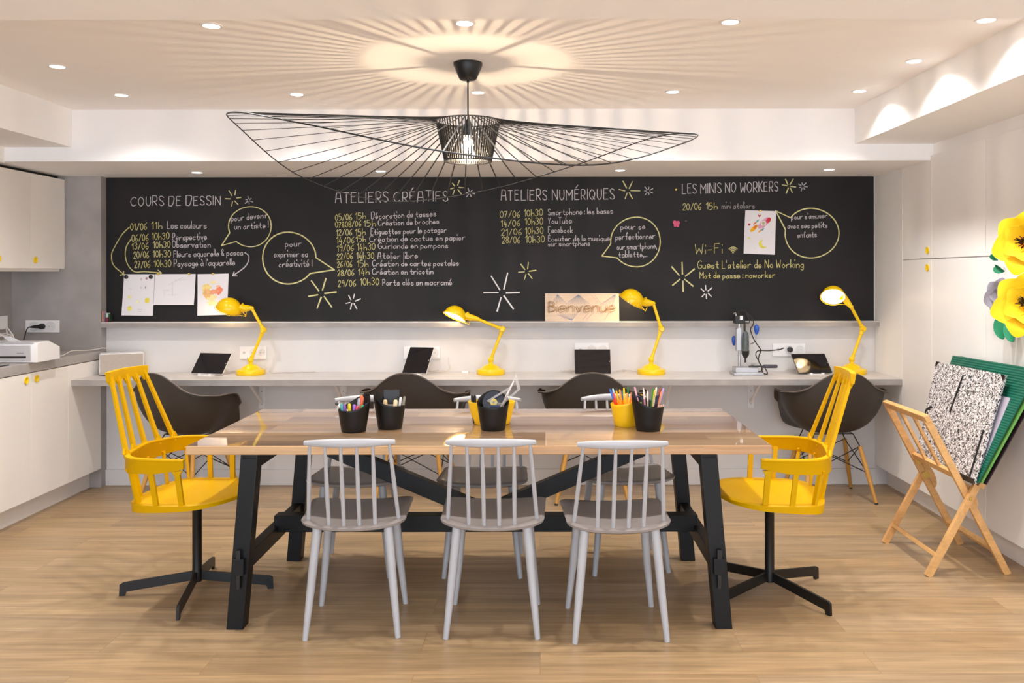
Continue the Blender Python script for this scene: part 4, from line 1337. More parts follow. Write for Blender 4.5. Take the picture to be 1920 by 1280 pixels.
# ------------------------------------------------------------ tablets
def tablet(px_l, px_r, y, w, h, tilt, rz, label, case=M_WHITEPL, stand=True):
    x = ((px_l + px_r) / 2 - 1012) * y / F
    t = thing('tablet', label, 'tablet', (x, y, DT), rz, group='tablets on the wall desk')
    mx = Matrix.Translation((0, 0, 0.012)) @ Matrix.Rotation(-tilt, 4, 'X')
    G().box(-w / 2, w / 2, 0.001, 0.008, 0, h).make('body', case, t, bevel=0.002, mx=mx)
    G().box(-w / 2 + 0.001, w / 2 - 0.001, -0.0005, 0.0012, 0.001, h - 0.001).make('screen', M_SCREEN, t, mx=mx)
    G().lathe([(0.003, 0), (0.003, 0.0012), (0, 0.0012)], 12, mx @ Matrix.Translation((w / 2 - 0.008, -0.0003, h / 2)) @ Matrix.Rotation(PI / 2, 4, 'X')).make('home_button', M_GREYPL, t)
    if stand:
        g = G()
        g.box(-0.05, 0.05, -0.022, 0.018, 0, 0.006)
        g.box(-0.05, -0.03, -0.024, -0.018, 0, 0.014)
        g.box(0.03, 0.05, -0.024, -0.018, 0, 0.014)
        top = mx @ Vector((0, 0.010, h * 0.6))
        g.bar((0, 0.016, 0.004), (0, top.y + 0.002, top.z), 0.06, 0.004)
        g.bar((0, top.y + 0.002, top.z), (0, top.y + 0.07, 0.003), 0.06, 0.004)
        g.make('tablet_stand', M_WHITEPL, t)
    return t
tablet(353, 421, 5.80, 0.236, 0.163, R(40), R(-14), 'landscape tablet on a stand left of the leftmost lamp')
tablet(752, 800, 5.80, 0.170, 0.215, R(42), R(-14), 'portrait tablet between the leftmost and the lowest lamp')
tablet(1078, 1145, 5.77, 0.236, 0.166, R(22), 0, 'landscape tablet seen frontally under the Bienvenue sign', case=M_BLACKPL)
tablet(1496, 1562, 5.80, 0.236, 0.163, R(45), R(8), 'tablet mirroring the bulb of the right-hand lamp', case=M_BLACKPL)

# ------------------------------------------------------------ sockets
def outlet(px0, px1, py0, py1, y, label, gangs=3, plug=None):
    a, b = at(px0, py1, y), at(px1, py0, y)
    t = thing('wall_socket', label, 'socket', (0, 0, 0), group='white wall sockets')
    G().box(a.x, b.x, y - 0.009, y, a.z, b.z).make('cover_plate', M_WHITEPL, t, bevel=0.002)
    n = gangs
    for k in range(n):
        cx = a.x + (b.x - a.x) * (k + 0.5) / n
        cz = (a.z + b.z) / 2
        r = 0.4 * min((b.x - a.x) / n, b.z - a.z)
        mx = Matrix.Translation((cx, y - 0.009, cz)) @ Matrix.Rotation(PI / 2, 4, 'X')
        if k == 0 and n == 3:
            G().box(cx - 0.008, cx + 0.008, y - 0.0105, y - 0.009, cz - 0.008, cz + 0.008).make('data_port', M_GREYPL, t, bevel=0.001)
        else:
            G().lathe([(r, 0.0), (r, 0.0015), (r * 0.9, 0.0015), (r * 0.86, -0.0), (r * 0.86, 0.0006), (0, 0.0006)], 24, mx, cap0=False).make('receptacle', mat('socket_face', 'dedcdc', 0.4), t, smooth=True)
            g = G()
            for dx in (-0.009, 0.009):
                g.lathe([(0.0025, 0.0007), (0.0025, 0.0012), (0, 0.0012)], 8, mx @ Matrix.Translation((dx, 0, 0)))
            g.make('socket_holes', M_GAP, t)
    return t
outlet(450, 500, 648, 672, 5.988, 'white wall socket behind the leftmost yellow lamp')
outlet(757, 825, 649, 672, 5.988, 'white wall socket behind the portrait tablet')
outlet(1077, 1141, 643, 668, 5.988, 'white wall socket behind the frontal landscape tablet')
outlet(1448, 1509, 644, 668, 5.988, 'white wall socket right of the drill stand with a black plug in it')
outlet(49, 112, 599, 622, 5.915, 'white double socket on the grey pier above the printer', gangs=2)

def cable(name, pts, r, m, label, cat='cable', group=None):
    o = G().tube(crom(pts, 6), r, 6).make(name, m, smooth=True)
    return tag(o, label, cat, group)
# plugs
p = at(80, 610.5, 5.905)
t = thing('power_plug', 'black power plug in the double socket above the printer', 'plug', p)
G().lathe([(0.019, 0.0), (0.019, -0.02), (0.016, -0.030), (0.0, -0.032)], 16, Matrix.Rotation(-PI / 2, 4, 'X')).make('plug_body', M_BLACKPL, t, smooth=True)
G().tube([(0, -0.024, 0), (-0.03, -0.03, 0.0), (-0.065, -0.03, -0.003)], [0.011, 0.011, 0.006], 10).make('cable_boot', M_BLACKPL, t, smooth=True)
G().tube(crom([(-0.065, -0.03, -0.003), (-0.08, -0.04, -0.012), (-0.088, -0.06, -0.07), (-0.09, -0.10, -0.155)], 5), 0.0035, 6).make('cord', M_WIRE, t, smooth=True)
p = at(1480.5, 655.5, 5.978)
t = thing('power_plug', 'black plug in the socket right of the drill stand', 'plug', p)
G().lathe([(0.018, 0.0), (0.018, -0.02), (0.014, -0.03), (0, -0.032)], 16, Matrix.Rotation(-PI / 2, 4, 'X')).make('plug_body', M_BLACKPL, t, smooth=True)
# white charging cables lying on the desk
def loop(cx, cy, r, n, z):
    return [(cx + r * random.uniform(0.7, 1.1) * math.cos(2 * PI * i / n), cy + 0.5 * r * random.uniform(0.7, 1.1) * math.sin(2 * PI * i / n), z + 0.002 + 0.012 * random.random()) for i in range(n)]
zc = DT + 0.0032
for px, y, r, lab in ((437, 5.93, 0.05, 'white charging cable coiled behind the landscape tablet left of the leftmost lamp'), (815, 5.93, 0.06, 'white charging cable coiled beside the portrait tablet'),
                      (1062, 5.92, 0.055, 'white charging cable coiled left of the frontal landscape tablet'), (1168, 5.94, 0.045, 'white charging cable lying between the frontal tablet and the lamp'),
                      (1481, 5.92, 0.05, 'white charging cable coiled left of the mirroring tablet')):
    cx = (px - 1012) * y / F
    pts = loop(cx, y, r, 9, zc) + loop(cx + 0.03, y, r * 0.8, 8, zc + 0.004)
    pts += [(cx + r + 0.04, 5.95, zc + 0.02), (cx + r + 0.03, 5.968, zc + 0.06), (cx + r + 0.03, 5.975, 0.87)] if px != 1168 else [(cx + 0.09, 5.95, zc), (cx + 0.14, 5.96, zc)]
    cable('charging_cable', pts, 0.0022, mat('desk_cable', 'c4bdb8', 0.5), lab, group='white charging cables on the desk')
for px, y, lab in ((830, 5.90, 'white charger block on the desk between portrait tablet and lowest lamp'),):
    x = (872 - 1012) * y / F
    tag(G().box(x - 0.022, x + 0.022, y - 0.012, y + 0.012, DT + 0.0005, DT + 0.016).make('charger_block', M_WHITEPL, bevel=0.003), lab, 'charger')
cable('lamp_cord', [(-1.80, 5.90, DT + 0.003), (-1.70, 5.93, DT + 0.003), (-1.62, 5.955, DT + 0.003), (-1.52, 5.965, DT + 0.003)], 0.0022, mat('grey_cable', 'b9b2ae', 0.5), 'thin pale cord running right from the leftmost lamp base', 'cord')

# ------------------------------------------------------------ speaker
x = -2.785
t = thing('speaker', 'white box loudspeaker with taupe front at the left end of the desk', 'speaker', (x, 5.862, DT), R(26))
G().box(-0.134, 0.134, -0.062, 0.075, 0.008, 0.146).make('cabinet', M_WHITEPL, t, bevel=0.012, seg=3)
G().box(-0.128, 0.128, -0.0665, -0.060, 0.014, 0.140).make('front_cloth', M_TAUPE, t, bevel=0.003)
G().box(-0.018, 0.026, -0.068, -0.0665, 0.022, 0.031).make('badge', M_WHITEPL, t)
g = G()
for sx in (-0.09, 0.09):
    g.box(sx - 0.015, sx + 0.015, -0.05, 0.06, 0.0, 0.009)
g.make('rubber_feet', M_BLACKPL, t)
cable('speaker_cable', [(-2.80, 5.34, 0.93), (-2.96, 5.35, 0.927), (-2.98, 5.50, 0.927), (-3.0, 5.64, 0.942), (-2.975, 5.78, 0.934), (-2.957, 5.89, 0.934), (-2.942, 5.93, 0.936), (-2.925, 5.978, 0.918), (-2.90, 5.983, 0.84)][1:], 0.003, mat('white_cable', 'dcd6d2', 0.5), 'white cable over the worktop from the printer to the loudspeaker')

# ------------------------------------------------------------ printer and neighbours on the worktop
t = thing('printer', 'white desktop printer with a paper slot on the worktop', 'printer', (-2.895, 5.07, 0.9205))
W_ = 0.44
prof = [(0.0, 0.004), (0.0, 0.108), (0.008, 0.118), (0.13, 0.118), (0.24, 0.078), (0.24, 0.004)]
G().prism([(y, z) for y, z in prof], 0, -W_, 0.0).make('body', M_WHITEPL, t, bevel=0.003)
G().box(-W_ + 0.01, -0.035, -0.006, 0.004, 0.014, 0.103).make('front_panel', M_GREYPL, t, bevel=0.003)
G().box(-W_ + 0.02, -0.062, -0.0075, -0.002, 0.030, 0.041).make('paper_slot', M_GAP, t)
G().box(-0.115, -0.075, -0.0072, -0.005, 0.056, 0.060).make('badge', mat('grey_mark', '8d898a', 0.4), t)
G().box(-W_ + 0.02, -0.02, -0.004, 0.16, 0.1175, 0.1215).make('lid', M_GREYPL, t, bevel=0.001)
G().hexa([(-0.20, 0.06, 0.121), (-0.13, 0.06, 0.121), (-0.13, 0.066, 0.121), (-0.20, 0.066, 0.121), (-0.225, 0.04, 0.152), (-0.185, 0.04, 0.152), (-0.185, 0.046, 0.152), (-0.225, 0.046, 0.152)]).make('tray_flap', M_WHITEPL, t)
g = G()
for sx in (-0.05, -W_ + 0.05):
    for sy in (0.03, 0.21):
        g.box(sx - 0.012, sx + 0.012, sy - 0.012, sy + 0.012, 0, 0.006)
g.make('feet', M_BLACKPL, t)
t = G().box(-3.50, -2.985, 4.40, 4.955, 0.9204, 0.926).make('slab', mat('gloss_black', '0c0b0c', 0.08), bevel=0.002)  # thin glossy black slab on the worktop
tag(t, 'glossy black hob set on the worktop before the printer', 'slab')
pts = []
for i in range(26):
    a = i * 1.25
    pts.append((-3.465 + 0.075 * math.cos(a) * random.uniform(0.5, 1), 5.66 + 0.05 * math.sin(a), 0.93 + 0.115 * abs(math.sin(i * 0.75)) + 0.01 * random.random()))
pts += [(-3.42, 5.64, 1.09), (-3.36, 5.62, 1.03), (-3.33, 5.60, 0.926)]
cable('cable_bundle', pts, 0.0042, mat('white_cable', 'dcd6d2', 0.5), 'tangle of white cables behind the printer at the left picture edge')
t = thing('wall_socket', 'white wall socket above the tangled cables at the left picture edge', 'socket', (-3.53, 5.80, 1.10), group='white wall sockets')
G().box(-0.018, -0.006, -0.05, 0.05, -0.03, 0.06).make('cover_plate', M_WHITEPL, t, bevel=0.002)

# ------------------------------------------------------------ mini drill stand
dy = 5.80
bx = (1405 - 1012) * dy / F
t = thing('drill_stand', 'small drill clamped in an aluminium bench stand on the desk', 'drill', (bx, dy, DT))
k = dy / F      # metres per photograph pixel at this distance
def L(px, py, y=0.0):
    return Vector(((px - 1405) * k, y, CAMZ - (py - 515) * k - DT))
G().box((1372 - 1405) * k, (1427 - 1405) * k, -0.07, 0.075, 0.0, 0.020).make('base_plate', M_ALU, t, bevel=0.004)
G().box((1376 - 1405) * k, (1418 - 1405) * k, -0.05, 0.055, 0.0195, 0.052).make('vice_bed', M_ALU, t, bevel=0.003)
G().box((1411 - 1405) * k, (1419 - 1405) * k, -0.045, 0.05, 0.052, 0.068).make('vice_jaw', M_ALU, t, bevel=0.002)
G().tube([L(1400, 685.5, -0.052), L(1428, 685.5, -0.052)], 0.005, 8).make('vice_screw', M_BLACKMET, t)
G().lathe([(0.010, 0), (0.0115, 0.004), (0.0115, 0.086), (0.009, 0.092)], 14, Matrix.Translation(L(1427, 685.5, -0.052)) @ Matrix.Rotation(PI / 2, 4, 'Y')).make('vice_handle', mat('dark_grip', '3a3640', 0.5), t, smooth=True)
G().tube([L(1387, 690, 0.02), L(1387, 592, 0.02)], 0.0085, 14).make('column', M_CHROME, t, smooth=True)
G().box((1380 - 1405) * k, (1390 - 1405) * k, -0.016, 0.036, L(0, 658).z, L(0, 617).z).make('carriage', M_ALU, t, bevel=0.003)
G().prism([((1381 - 1405) * k, L(0, 618).z), ((1390 - 1405) * k, L(0, 625).z), ((1388 - 1405) * k, L(0, 615).z), ((1383 - 1405) * k, L(0, 614).z)], 1, -0.01, 0.03).make('carriage_cap', M_ALU, t)
for p, q, sc, lab in ((L(1415, 616, -0.03), L(1379, 640, 0.0), 1, ''),):
    pass
def knob(c, sq):
    return G().lathe([(0, -0.034), (0.008, -0.032), (0.016, -0.010), (0.0175, 0.008), (0.014, 0.024), (0.006, 0.031), (0, 0.032)], 18, Matrix.Translation(c) @ Matrix.Diagonal((sq, sq, 0.98, 1))).make('lever_knob', mat('blue_plastic', '1f4fae', 0.3), t, smooth=True)
knob(L(1415, 617, -0.05), 1.0)
knob(L(1379.5, 640, 0.055), 0.9)
g = G()
g.tube([L(1414, 627, -0.05), L(1414, 640, -0.045), L(1404, 645, -0.03)], 0.003, 8)
g.tube([L(1381, 648, 0.055), L(1384, 642, 0.03)], 0.003, 8)
g.make('feed_lever', M_CHROME, t, smooth=True)
mz = Matrix.Translation(L(1395.5, 0, -0.02) * 1)
def zz(py): return L(0, py).z
prof = [(0.006, zz(679)), (0.006, zz(671)), (0.012, zz(670)), (0.024, zz(664)), (0.026, zz(657)), (0.0235, zz(656)), (0.0245, zz(640)), (0.0205, zz(626)), (0.012, zz(622)), (0.006, zz(620))]
mz = Matrix.Translation(Vector((L(1395.5, 0).x, -0.03, 0)))
G().lathe(prof[:5], 20, mz).make('drill_nose', M_BLACKPL, t, smooth=True)
G().lathe(prof[4:], 20, mz).make('drill_body', mat('green_grey_plastic', '4b5552', 0.35, var=0.3, scale=25), t, smooth=True)
G().lathe([(0.0, zz(679)), (0.005, zz(677)), (0.006, zz(671))], 10, mz).make('drill_collet', M_BLACKMET, t, smooth=True)
g = G()
g.box((1391 - 1405) * k, (1393 - 1405) * k, -0.048, -0.012, zz(655), zz(624))
g.make('drill_band', mat('violet_band', '2f2a5c', 0.4), t, bevel=0.002)
G().tube([L(1394, 621, -0.03), L(1394, 608, -0.03), L(1393, 598, -0.02)], 0.007, 10).make('drill_shaft_hose', M_BLACKPL, t, smooth=True)
G().box((1376.5 - 1405) * k, (1394 - 1405) * k, -0.035, 0.04, zz(607), zz(592)).make('hanger_head', M_BLACKPL, t, bevel=0.004)
G().box((1385 - 1405) * k, (1390 - 1405) * k, -0.0355, -0.034, zz(599), zz(592)).make('label_plate', M_WHITEPL, t)
G().tube(crom([L(1374, 588, -0.02), L(1378, 587, -0.02), L(1379, 595, -0.02), L(1378, 601, -0.02)], 5), 0.0035, 8).make('hook', M_CHROME, t, smooth=True)
g = G()
for r in range(3):
    g.tube(crom([L(1384, 592, -0.01 * r), L(1386 - r, 584, -0.01), L(1392, 581 + r, -0.015), L(1398, 586, -0.01), L(1400 + r, 592, -0.02), L(1404, 604, -0.02), L(1395, 605, -0.03)], 5), 0.003, 6)
g.tube(crom([L(1395, 582, -0.01), L(1404, 591, -0.02), L(1411, 602, -0.02), L(1409, 610, -0.03), L(1405, 618, -0.03), L(1412, 636, -0.02), L(1424, 651, 0.02), L(1430, 659, 0.05), L(1427, 669, 0.06), L(1426, 679, 0.05), L(1431, 690, 0.04), L(1431, 699, 0.02), L(1437, 701.5, -0.01), L(1438, 697, 0.0), L(1435, 690, 0.02)], 5), 0.0036, 6)
g.tube(crom([L(1420, 696, 0.0), L(1426, 696.5, 0.0), L(1431, 690, 0.03), L(1427, 680, 0.06), L(1422, 668, 0.07), L(1425, 661, 0.08), L(1434, 660, 0.10), L(1452, 661, 0.13), L(1474, 658.5, 0.14), L(1481, 656, 0.145)], 5), 0.0036, 6)
g.make('power_cord', M_WIRE, t, smooth=True)
# ------------------------------------------------------------ pots on the table
TZ = 0.7402
def pot(x, y, rt, rb, h, dh, ang, m, label, group, sx=1.0):
    """tapered desk pot with one side of the rim raised toward ang"""
    t = thing('desk_pot', label, 'pot', (x, y, TZ), group=group)
    n = 40
    def rimz(a):
        c = 0.5 + 0.5 * math.cos(a - ang)
        return h + dh * c ** 2.2
    def rad(z, inner=0):
        return rb + (rt - rb) * min(1.25, z / h) - inner
    rows = []
    A = [2 * PI * k / n for k in range(n)]
    def ringat(f, inner):
        return [Vector((sx * rad(rimz(a) * f, inner) * math.cos(a), rad(rimz(a) * f, inner) * math.sin(a), max(0.003, rimz(a) * f) if inner else rimz(a) * f)) for a in A]
    rows.append([Vector((0, 0, 0)) for a in A])
    rows.append([Vector((sx * rb * 0.96 * math.cos(a), rb * 0.96 * math.sin(a), 0)) for a in A])
    for f in (0.03, 0.25, 0.5, 0.75, 0.9, 0.985):
        rows.append(ringat(f, 0))
    rows.append(ringat(1.0, 0.0012))
    for f in (0.985, 0.7, 0.4, 0.05):
        rows.append(ringat(f, 0.003))
    rows.append([Vector((0, 0, 0.004)) for a in A])
    g = G(); g.grid(rows, close_u=True)
    g.make('pot_wall', m, t, smooth=True, merge=True)
    return t, (lambda a: rimz(a))

M_POTB = mat('matt_black_plastic', '0d0a09', 0.45, var=0.06, spec=0.35)
M_POTY = mat('yellow_pot_plastic', 'f3bd06', 0.36, var=0.02)
def pen(x, y, dx, dy, ln, r, c, label, group, cap=None, z0=0.006, name='felt_pen', cat='pen', tip=False):
    """a pen standing in a pot: from the pot's bottom, leaning by dx, dy"""
    base = Vector((x, y, TZ + z0))
    d = Vector((dx, dy, 1)).normalized()
    t = thing(name, label, cat, base, group=group)
    G().tube([(0, 0, 0), d * (ln * 0.72)], r * 0.92, 8).make('barrel', mat('pen_' + c, c, 0.35, var=0.02), t, smooth=True)
    cc = cap or c
    if tip:
        G().tube([d * (ln * 0.72), d * (ln * 0.93), d * ln], [r * 0.9, r * 0.9, r * 0.25], 8).make('point', mat('pen_' + cc, cc, 0.5, var=0.02), t, smooth=True)
    else:
        G().tube([d * (ln * 0.72), d * (ln * 0.95), d * ln], [r, r * 0.95, r * 0.7], 8).make('pen_cap', mat('pen_' + cc, cc, 0.3, var=0.02), t, smooth=True)
    return t

POTS = 'small pots on the worktable'
# black pot of chunky felt pens
pA = (-0.8175, 3.865)
pot(*pA, 0.068, 0.053, 0.098, 0.062, R(40), M_POTB, 'black pot of felt pens, left of the pair at the left of the table', POTS)
gA = 'felt pens in the left black pot'
for dx, dy, ln, c, nm in ((-0.5, -0.05, 0.118, '4fa39c', 'teal'), (-0.33, -0.25, 0.116, '7d4fa0', 'purple'), (-0.12, -0.30, 0.120, 'e6cb22', 'yellow'), (0.08, -0.28, 0.116, '9a6ac4', 'lilac'),
                          (0.22, -0.33, 0.110, 'd9434f', 'red'), (0.42, -0.25, 0.114, '2f9a62', 'green'), (0.55, -0.05, 0.118, '2a5aa8', 'blue'), (0.20, 0.08, 0.138, 'a9a6ad', 'grey')):
    pen(pA[0] + dx * 0.07, pA[1] + dy * 0.07, dx * 0.32, dy * 0.32, ln, 0.0078, c, f'{nm} felt pen in the left black pot', gA)
for dx, dy, ln, c, nm, in ((0.50, 0.30, 0.150, 'e88340', 'orange'), (0.60, 0.12, 0.146, 'df6440', 'coral')):
    pen(pA[0] + dx * 0.035, pA[1] + dy * 0.035, dx * 0.18, dy * 0.18, ln, 0.0075, c, f'{nm} felt pen standing higher in the left black pot', gA)
t = thing('glue_stick', 'white capped tube leaning out of the left black pot', 'glue', (pA[0] - 0.02, pA[1] + 0.01, TZ + 0.09), group=gA)
G().tube([(0, 0.02, -0.02), (-0.055, 0.02, 0.022)], 0.0085, 10).make('tube', M_WHITEPL, t, smooth=True)
G().tube([(-0.055, 0.02, 0.022), (-0.066, 0.02, 0.030)], 0.0065, 10).make('pen_cap', M_BLACKPL, t, smooth=True)
# black pot with brushes and a clear case
pB = (-0.672, 3.945)
pot(*pB, 0.069, 0.053, 0.106, 0.058, R(165), M_POTB, 'black pot holding a clear case, right of the pair at the left of the table', POTS)
gB = 'tools in the second black pot'
t = thing('plastic_case', 'dark flat case with clear sleeve standing in the second black pot', 'case', (pB[0] + 0.005, pB[1] + 0.012, TZ + 0.02), R(8), group=gB)
G().box(-0.036, 0.036, -0.006, 0.006, 0.085, 0.150).make('case_top', M_BLACKPL, t, bevel=0.003)
G().box(-0.036, 0.036, -0.007, 0.007, 0.0, 0.086).make('clear_sleeve', mat('clear_plastic', 'e9e4de', 0.1, alpha=0.45), t, bevel=0.002)
for dx, c, nm in ((-0.12, 'd8b98a', 'tan'), (0.22, 'e4cfa6', 'pale wood')):
    pen(pB[0] + dx * 0.1, pB[1] - 0.022, dx * 0.3, -0.06, 0.125, 0.010, c, f'{nm} wooden handle in the second black pot', gB, name='wooden_tool', cat='tool')
for dx, ln, c, cp, nm in ((0.30, 0.13, '1b1a1c', None, 'black'), (0.42, 0.135, 'dcdad8', None, 'white'), (0.56, 0.14, '19181a', '8a8578', 'black and grey')):
    pen(pB[0] + dx * 0.075, pB[1] - 0.008, dx * 0.34, -0.05, ln, 0.0065, c, f'{nm} marker at the right of the second black pot', gB, cp, name='marker')
# middle: yellow oval pot behind a black one
pY = (-0.2225, 4.055)
pot(*pY, 0.072, 0.055, 0.105, 0.0, 0, M_POTY, 'wide yellow pot half hidden behind the middle black pot', POTS, sx=1.52)
for dx, nm in ((-0.093, 'left-hand'), (-0.080, 'slanting')):
    pen(pY[0] + dx * 0.85, pY[1] - 0.02, dx * 0.9, 0.1, 0.128, 0.0065, '1a1a1e', f'{nm} black marker at the left rim of the wide yellow pot', 'markers in the wide yellow pot', name='marker')
pM = (-0.2083, 3.905)
pot(*pM, 0.0695, 0.053, 0.108, 0.058, R(90), M_POTB, 'black pot with rulers and a dark disc at the middle of the table', POTS)
gM = 'instruments in the middle black pot'
t = thing('compact_disc', 'dark round disc standing in the middle black pot', 'disc', (pM[0] + 0.002, pM[1] + 0.022, TZ + 0.118), group=gM)
G().lathe([(0.049, -0.001), (0.049, 0.001), (0.016, 0.001), (0.016, -0.001)], 36, Matrix.Rotation(R(90 - 14), 4, 'X')).make('disc', mat('blue_black_gloss', '14192a', 0.15), t)
G().lathe([(0.016, -0.0012), (0.016, 0.0012), (0.005, 0.0012), (0.005, -0.0012)], 24, Matrix.Rotation(R(90 - 14), 4, 'X')).make('disc_hub', mat('gold_label', 'cdb544', 0.4), t)
M_CLEAR = mat('clear_acrylic', 'c9c0b6', 0.08, alpha=0.28, spec=0.8)
def setsquare(pts, inner, y, label, w=0.004, tilt=0.0):
    t = thing('set_square', label, 'ruler', (pM[0], y, TZ), group=gM)
    P = [Vector((a, 0, b)) for a, b in pts]
    c = sum(P, Vector()) / 3
    Q = [c + (p - c) * inner for p in P]
    g = G()
    for sgn in (-1,):
        pass
    A = [[p + Vector((0, s * w / 2, 0)) for p in P] for s in (-1, 1)]
    B = [[p + Vector((0, s * w / 2, 0)) for p in Q] for s in (-1, 1)]
    for i in range(3):
        j = (i + 1) % 3
        g.hexa([A[0][i], A[0][j], A[1][j], A[1][i], B[0][i], B[0][j], B[1][j], B[1][i]])
    g.make('plate', M_CLEAR, t)
setsquare([(0.040, 0.105), (0.102, 0.250), (0.122, 0.178)], 0.60, pM[1] + 0.012, 'clear set square standing tallest in the middle black pot')
setsquare([(-0.030, 0.128), (0.085, 0.197), (0.046, 0.100)], 0.6, pM[1] - 0.010, 'clear triangle leaning across the dark disc')
pen(pM[0] - 0.012, pM[1] - 0.016, 0.50, 0.05, 0.235, 0.0035, 'a89a90', 'slim clear stick with a white end leaning right out of the middle black pot', gM, 'eae6e2', name='craft_stick', cat='stick')
t = G().box(pM[0] - 0.010, pM[0] + 0.030, pM[1] - 0.050, pM[1] - 0.046, TZ + 0.06, TZ + 0.1155).make('blade_pack', mat('navy_card', '1a2350', 0.4))
tag(t, 'navy packet peeping over the rim of the middle black pot', 'packet', gM)

# right: yellow cup of fine liners and black pot of pencils
pC = (0.392, 4.01)
pot(*pC, 0.071, 0.052, 0.100, 0.040, R(0), M_POTY, 'yellow cup of bright fine pens at the right of the table', POTS)
gC = 'pens in the yellow cup'
for dx, dy, ln, c, cp, nm in ((-0.62, 0.0, 0.168, 'e23b2e', '2f6fd0', 'red pen with blue cap'), (-0.54, -0.15, 0.150, 'df3a2c', 'e0503a', 'red pen'), (-0.50, 0.2, 0.165, 'f08a1c', 'b9dcee', 'orange pen with pale cap'),
                              (-0.40, -0.2, 0.158, 'f0951f', 'e8b820', 'orange pen with yellow cap'), (-0.36, 0.15, 0.165, 'e8891f', '2e3c2e', 'orange pen with dark cap'), (-0.25, -0.1, 0.160, 'f29a28', 'f29a28', 'plain orange pen'),
                              (-0.15, 0.25, 0.150, 'e87f1a', '3f6ea8', 'orange pen with blue cap'), (-0.08, -0.05, 0.165, 'f2c61f', 'f0d21f', 'yellow pen standing tallest'), (0.10, 0.2, 0.168, 'f0901f', '1f6b33', 'orange pen with green cap'),
                              (0.02, -0.3, 0.145, 'f0a83a', 'f0a83a', 'short amber pen'), (0.22, -0.15, 0.148, 'ef7f22', 'ef7f22', 'short orange pen by the black pot')):
    pen(pC[0] + dx * 0.03, pC[1] + dy * 0.05, dx * 0.55, dy * 0.25, ln, 0.0045, c, f'{nm} in the yellow cup', gC, cp)
pD = (0.478, 3.885)
pot(*pD, 0.070, 0.053, 0.108, 0.060, R(160), M_POTB, 'black pot of coloured pencils at the right of the table', POTS)
gD = 'pencils in the right black pot'
for dx, dy, ln, c, cp, nm, tp in ((-0.75, 0.1, 0.188, 'd39aa4', 'd8a0aa', 'pink pencil leaning furthest left', False), (-0.22, 0.5, 0.178, 'd78f9c', 'efd2c4', 'rose pencil with pale end', True), (0.02, 0.45, 0.165, 'c9b6a4', 'e3d8cc', 'beige pencil', True),
                                  (0.33, 0.35, 0.178, '2c7a33', '2c7a33', 'green pencil', False), (0.42, 0.3, 0.170, 'd7c433', 'd7c433', 'yellow pencil', False), (0.52, 0.4, 0.182, 'c0713a', 'e8e0cc', 'brown pencil with cream end', False),
                                  (0.72, 0.15, 0.182, '9c3a26', '9c3a26', 'rust pencil', False), (0.88, 0.05, 0.185, 'b79ad6', 'b79ad6', 'lilac pencil leaning furthest right', False), (0.80, -0.1, 0.172, 'd98a5a', 'd98a5a', 'orange pencil', False),
                                  (0.52, -0.2, 0.150, '23222e', '23222e', 'black pencil', False), (0.40, -0.25, 0.140, '1f2030', 'c9b49a', 'dark pencil with bare point', True), (0.64, -0.15, 0.155, '2a2640', '2a2640', 'midnight blue pencil', False)):
    pen(pD[0] + dx * 0.022, pD[1] + dy * 0.04, dx * 0.31, dy * 0.16, ln, 0.0045, c, f'{nm} in the right black pot', gD, cp, name='coloured_pencil', cat='pencil', tip=tp)
for i, (dx, dy) in enumerate(((0.046, -0.030), (0.056, -0.018), (0.036, -0.040))):
    pen(pD[0] + dx * 0.8, pD[1] + dy * 0.8, dx * 3.2, dy * 2, 0.112, 0.005, 'c79f8c', ('short bare-wood pencil at the front right rim of the right black pot', 'short bare-wood pencil at the right rim of the right black pot', 'short bare-wood pencil third from the right rim of the right black pot')[i], gD, name='coloured_pencil', cat='pencil')
t = thing('scissors', 'dark scissors with yellow mark at the left of the right black pot', 'scissors', (pD[0] - 0.032, pD[1] - 0.018, TZ + 0.12), R(15), group=gD)
g = G()
g.tube([(0.014 * math.cos(2 * PI * i / 20) * 0.75, 0, 0.018 + 0.020 * math.sin(2 * PI * i / 20)) for i in range(20)], 0.0042, 8, closed=True)
g.make('handle', mat('navy_plastic', '15182c', 0.4), t, smooth=True, mx=Matrix.Rotation(R(-35), 4, 'Y'))
G().box(-0.006, 0.006, -0.003, 0.003, -0.004, 0.006).make('handle_mark', mat('pen_d7c433', 'd7c433', 0.4), t)
G().bar((0, 0, 0), (0.01, 0, -0.10), 0.010, 0.003).make('blade', M_CHROME, t)

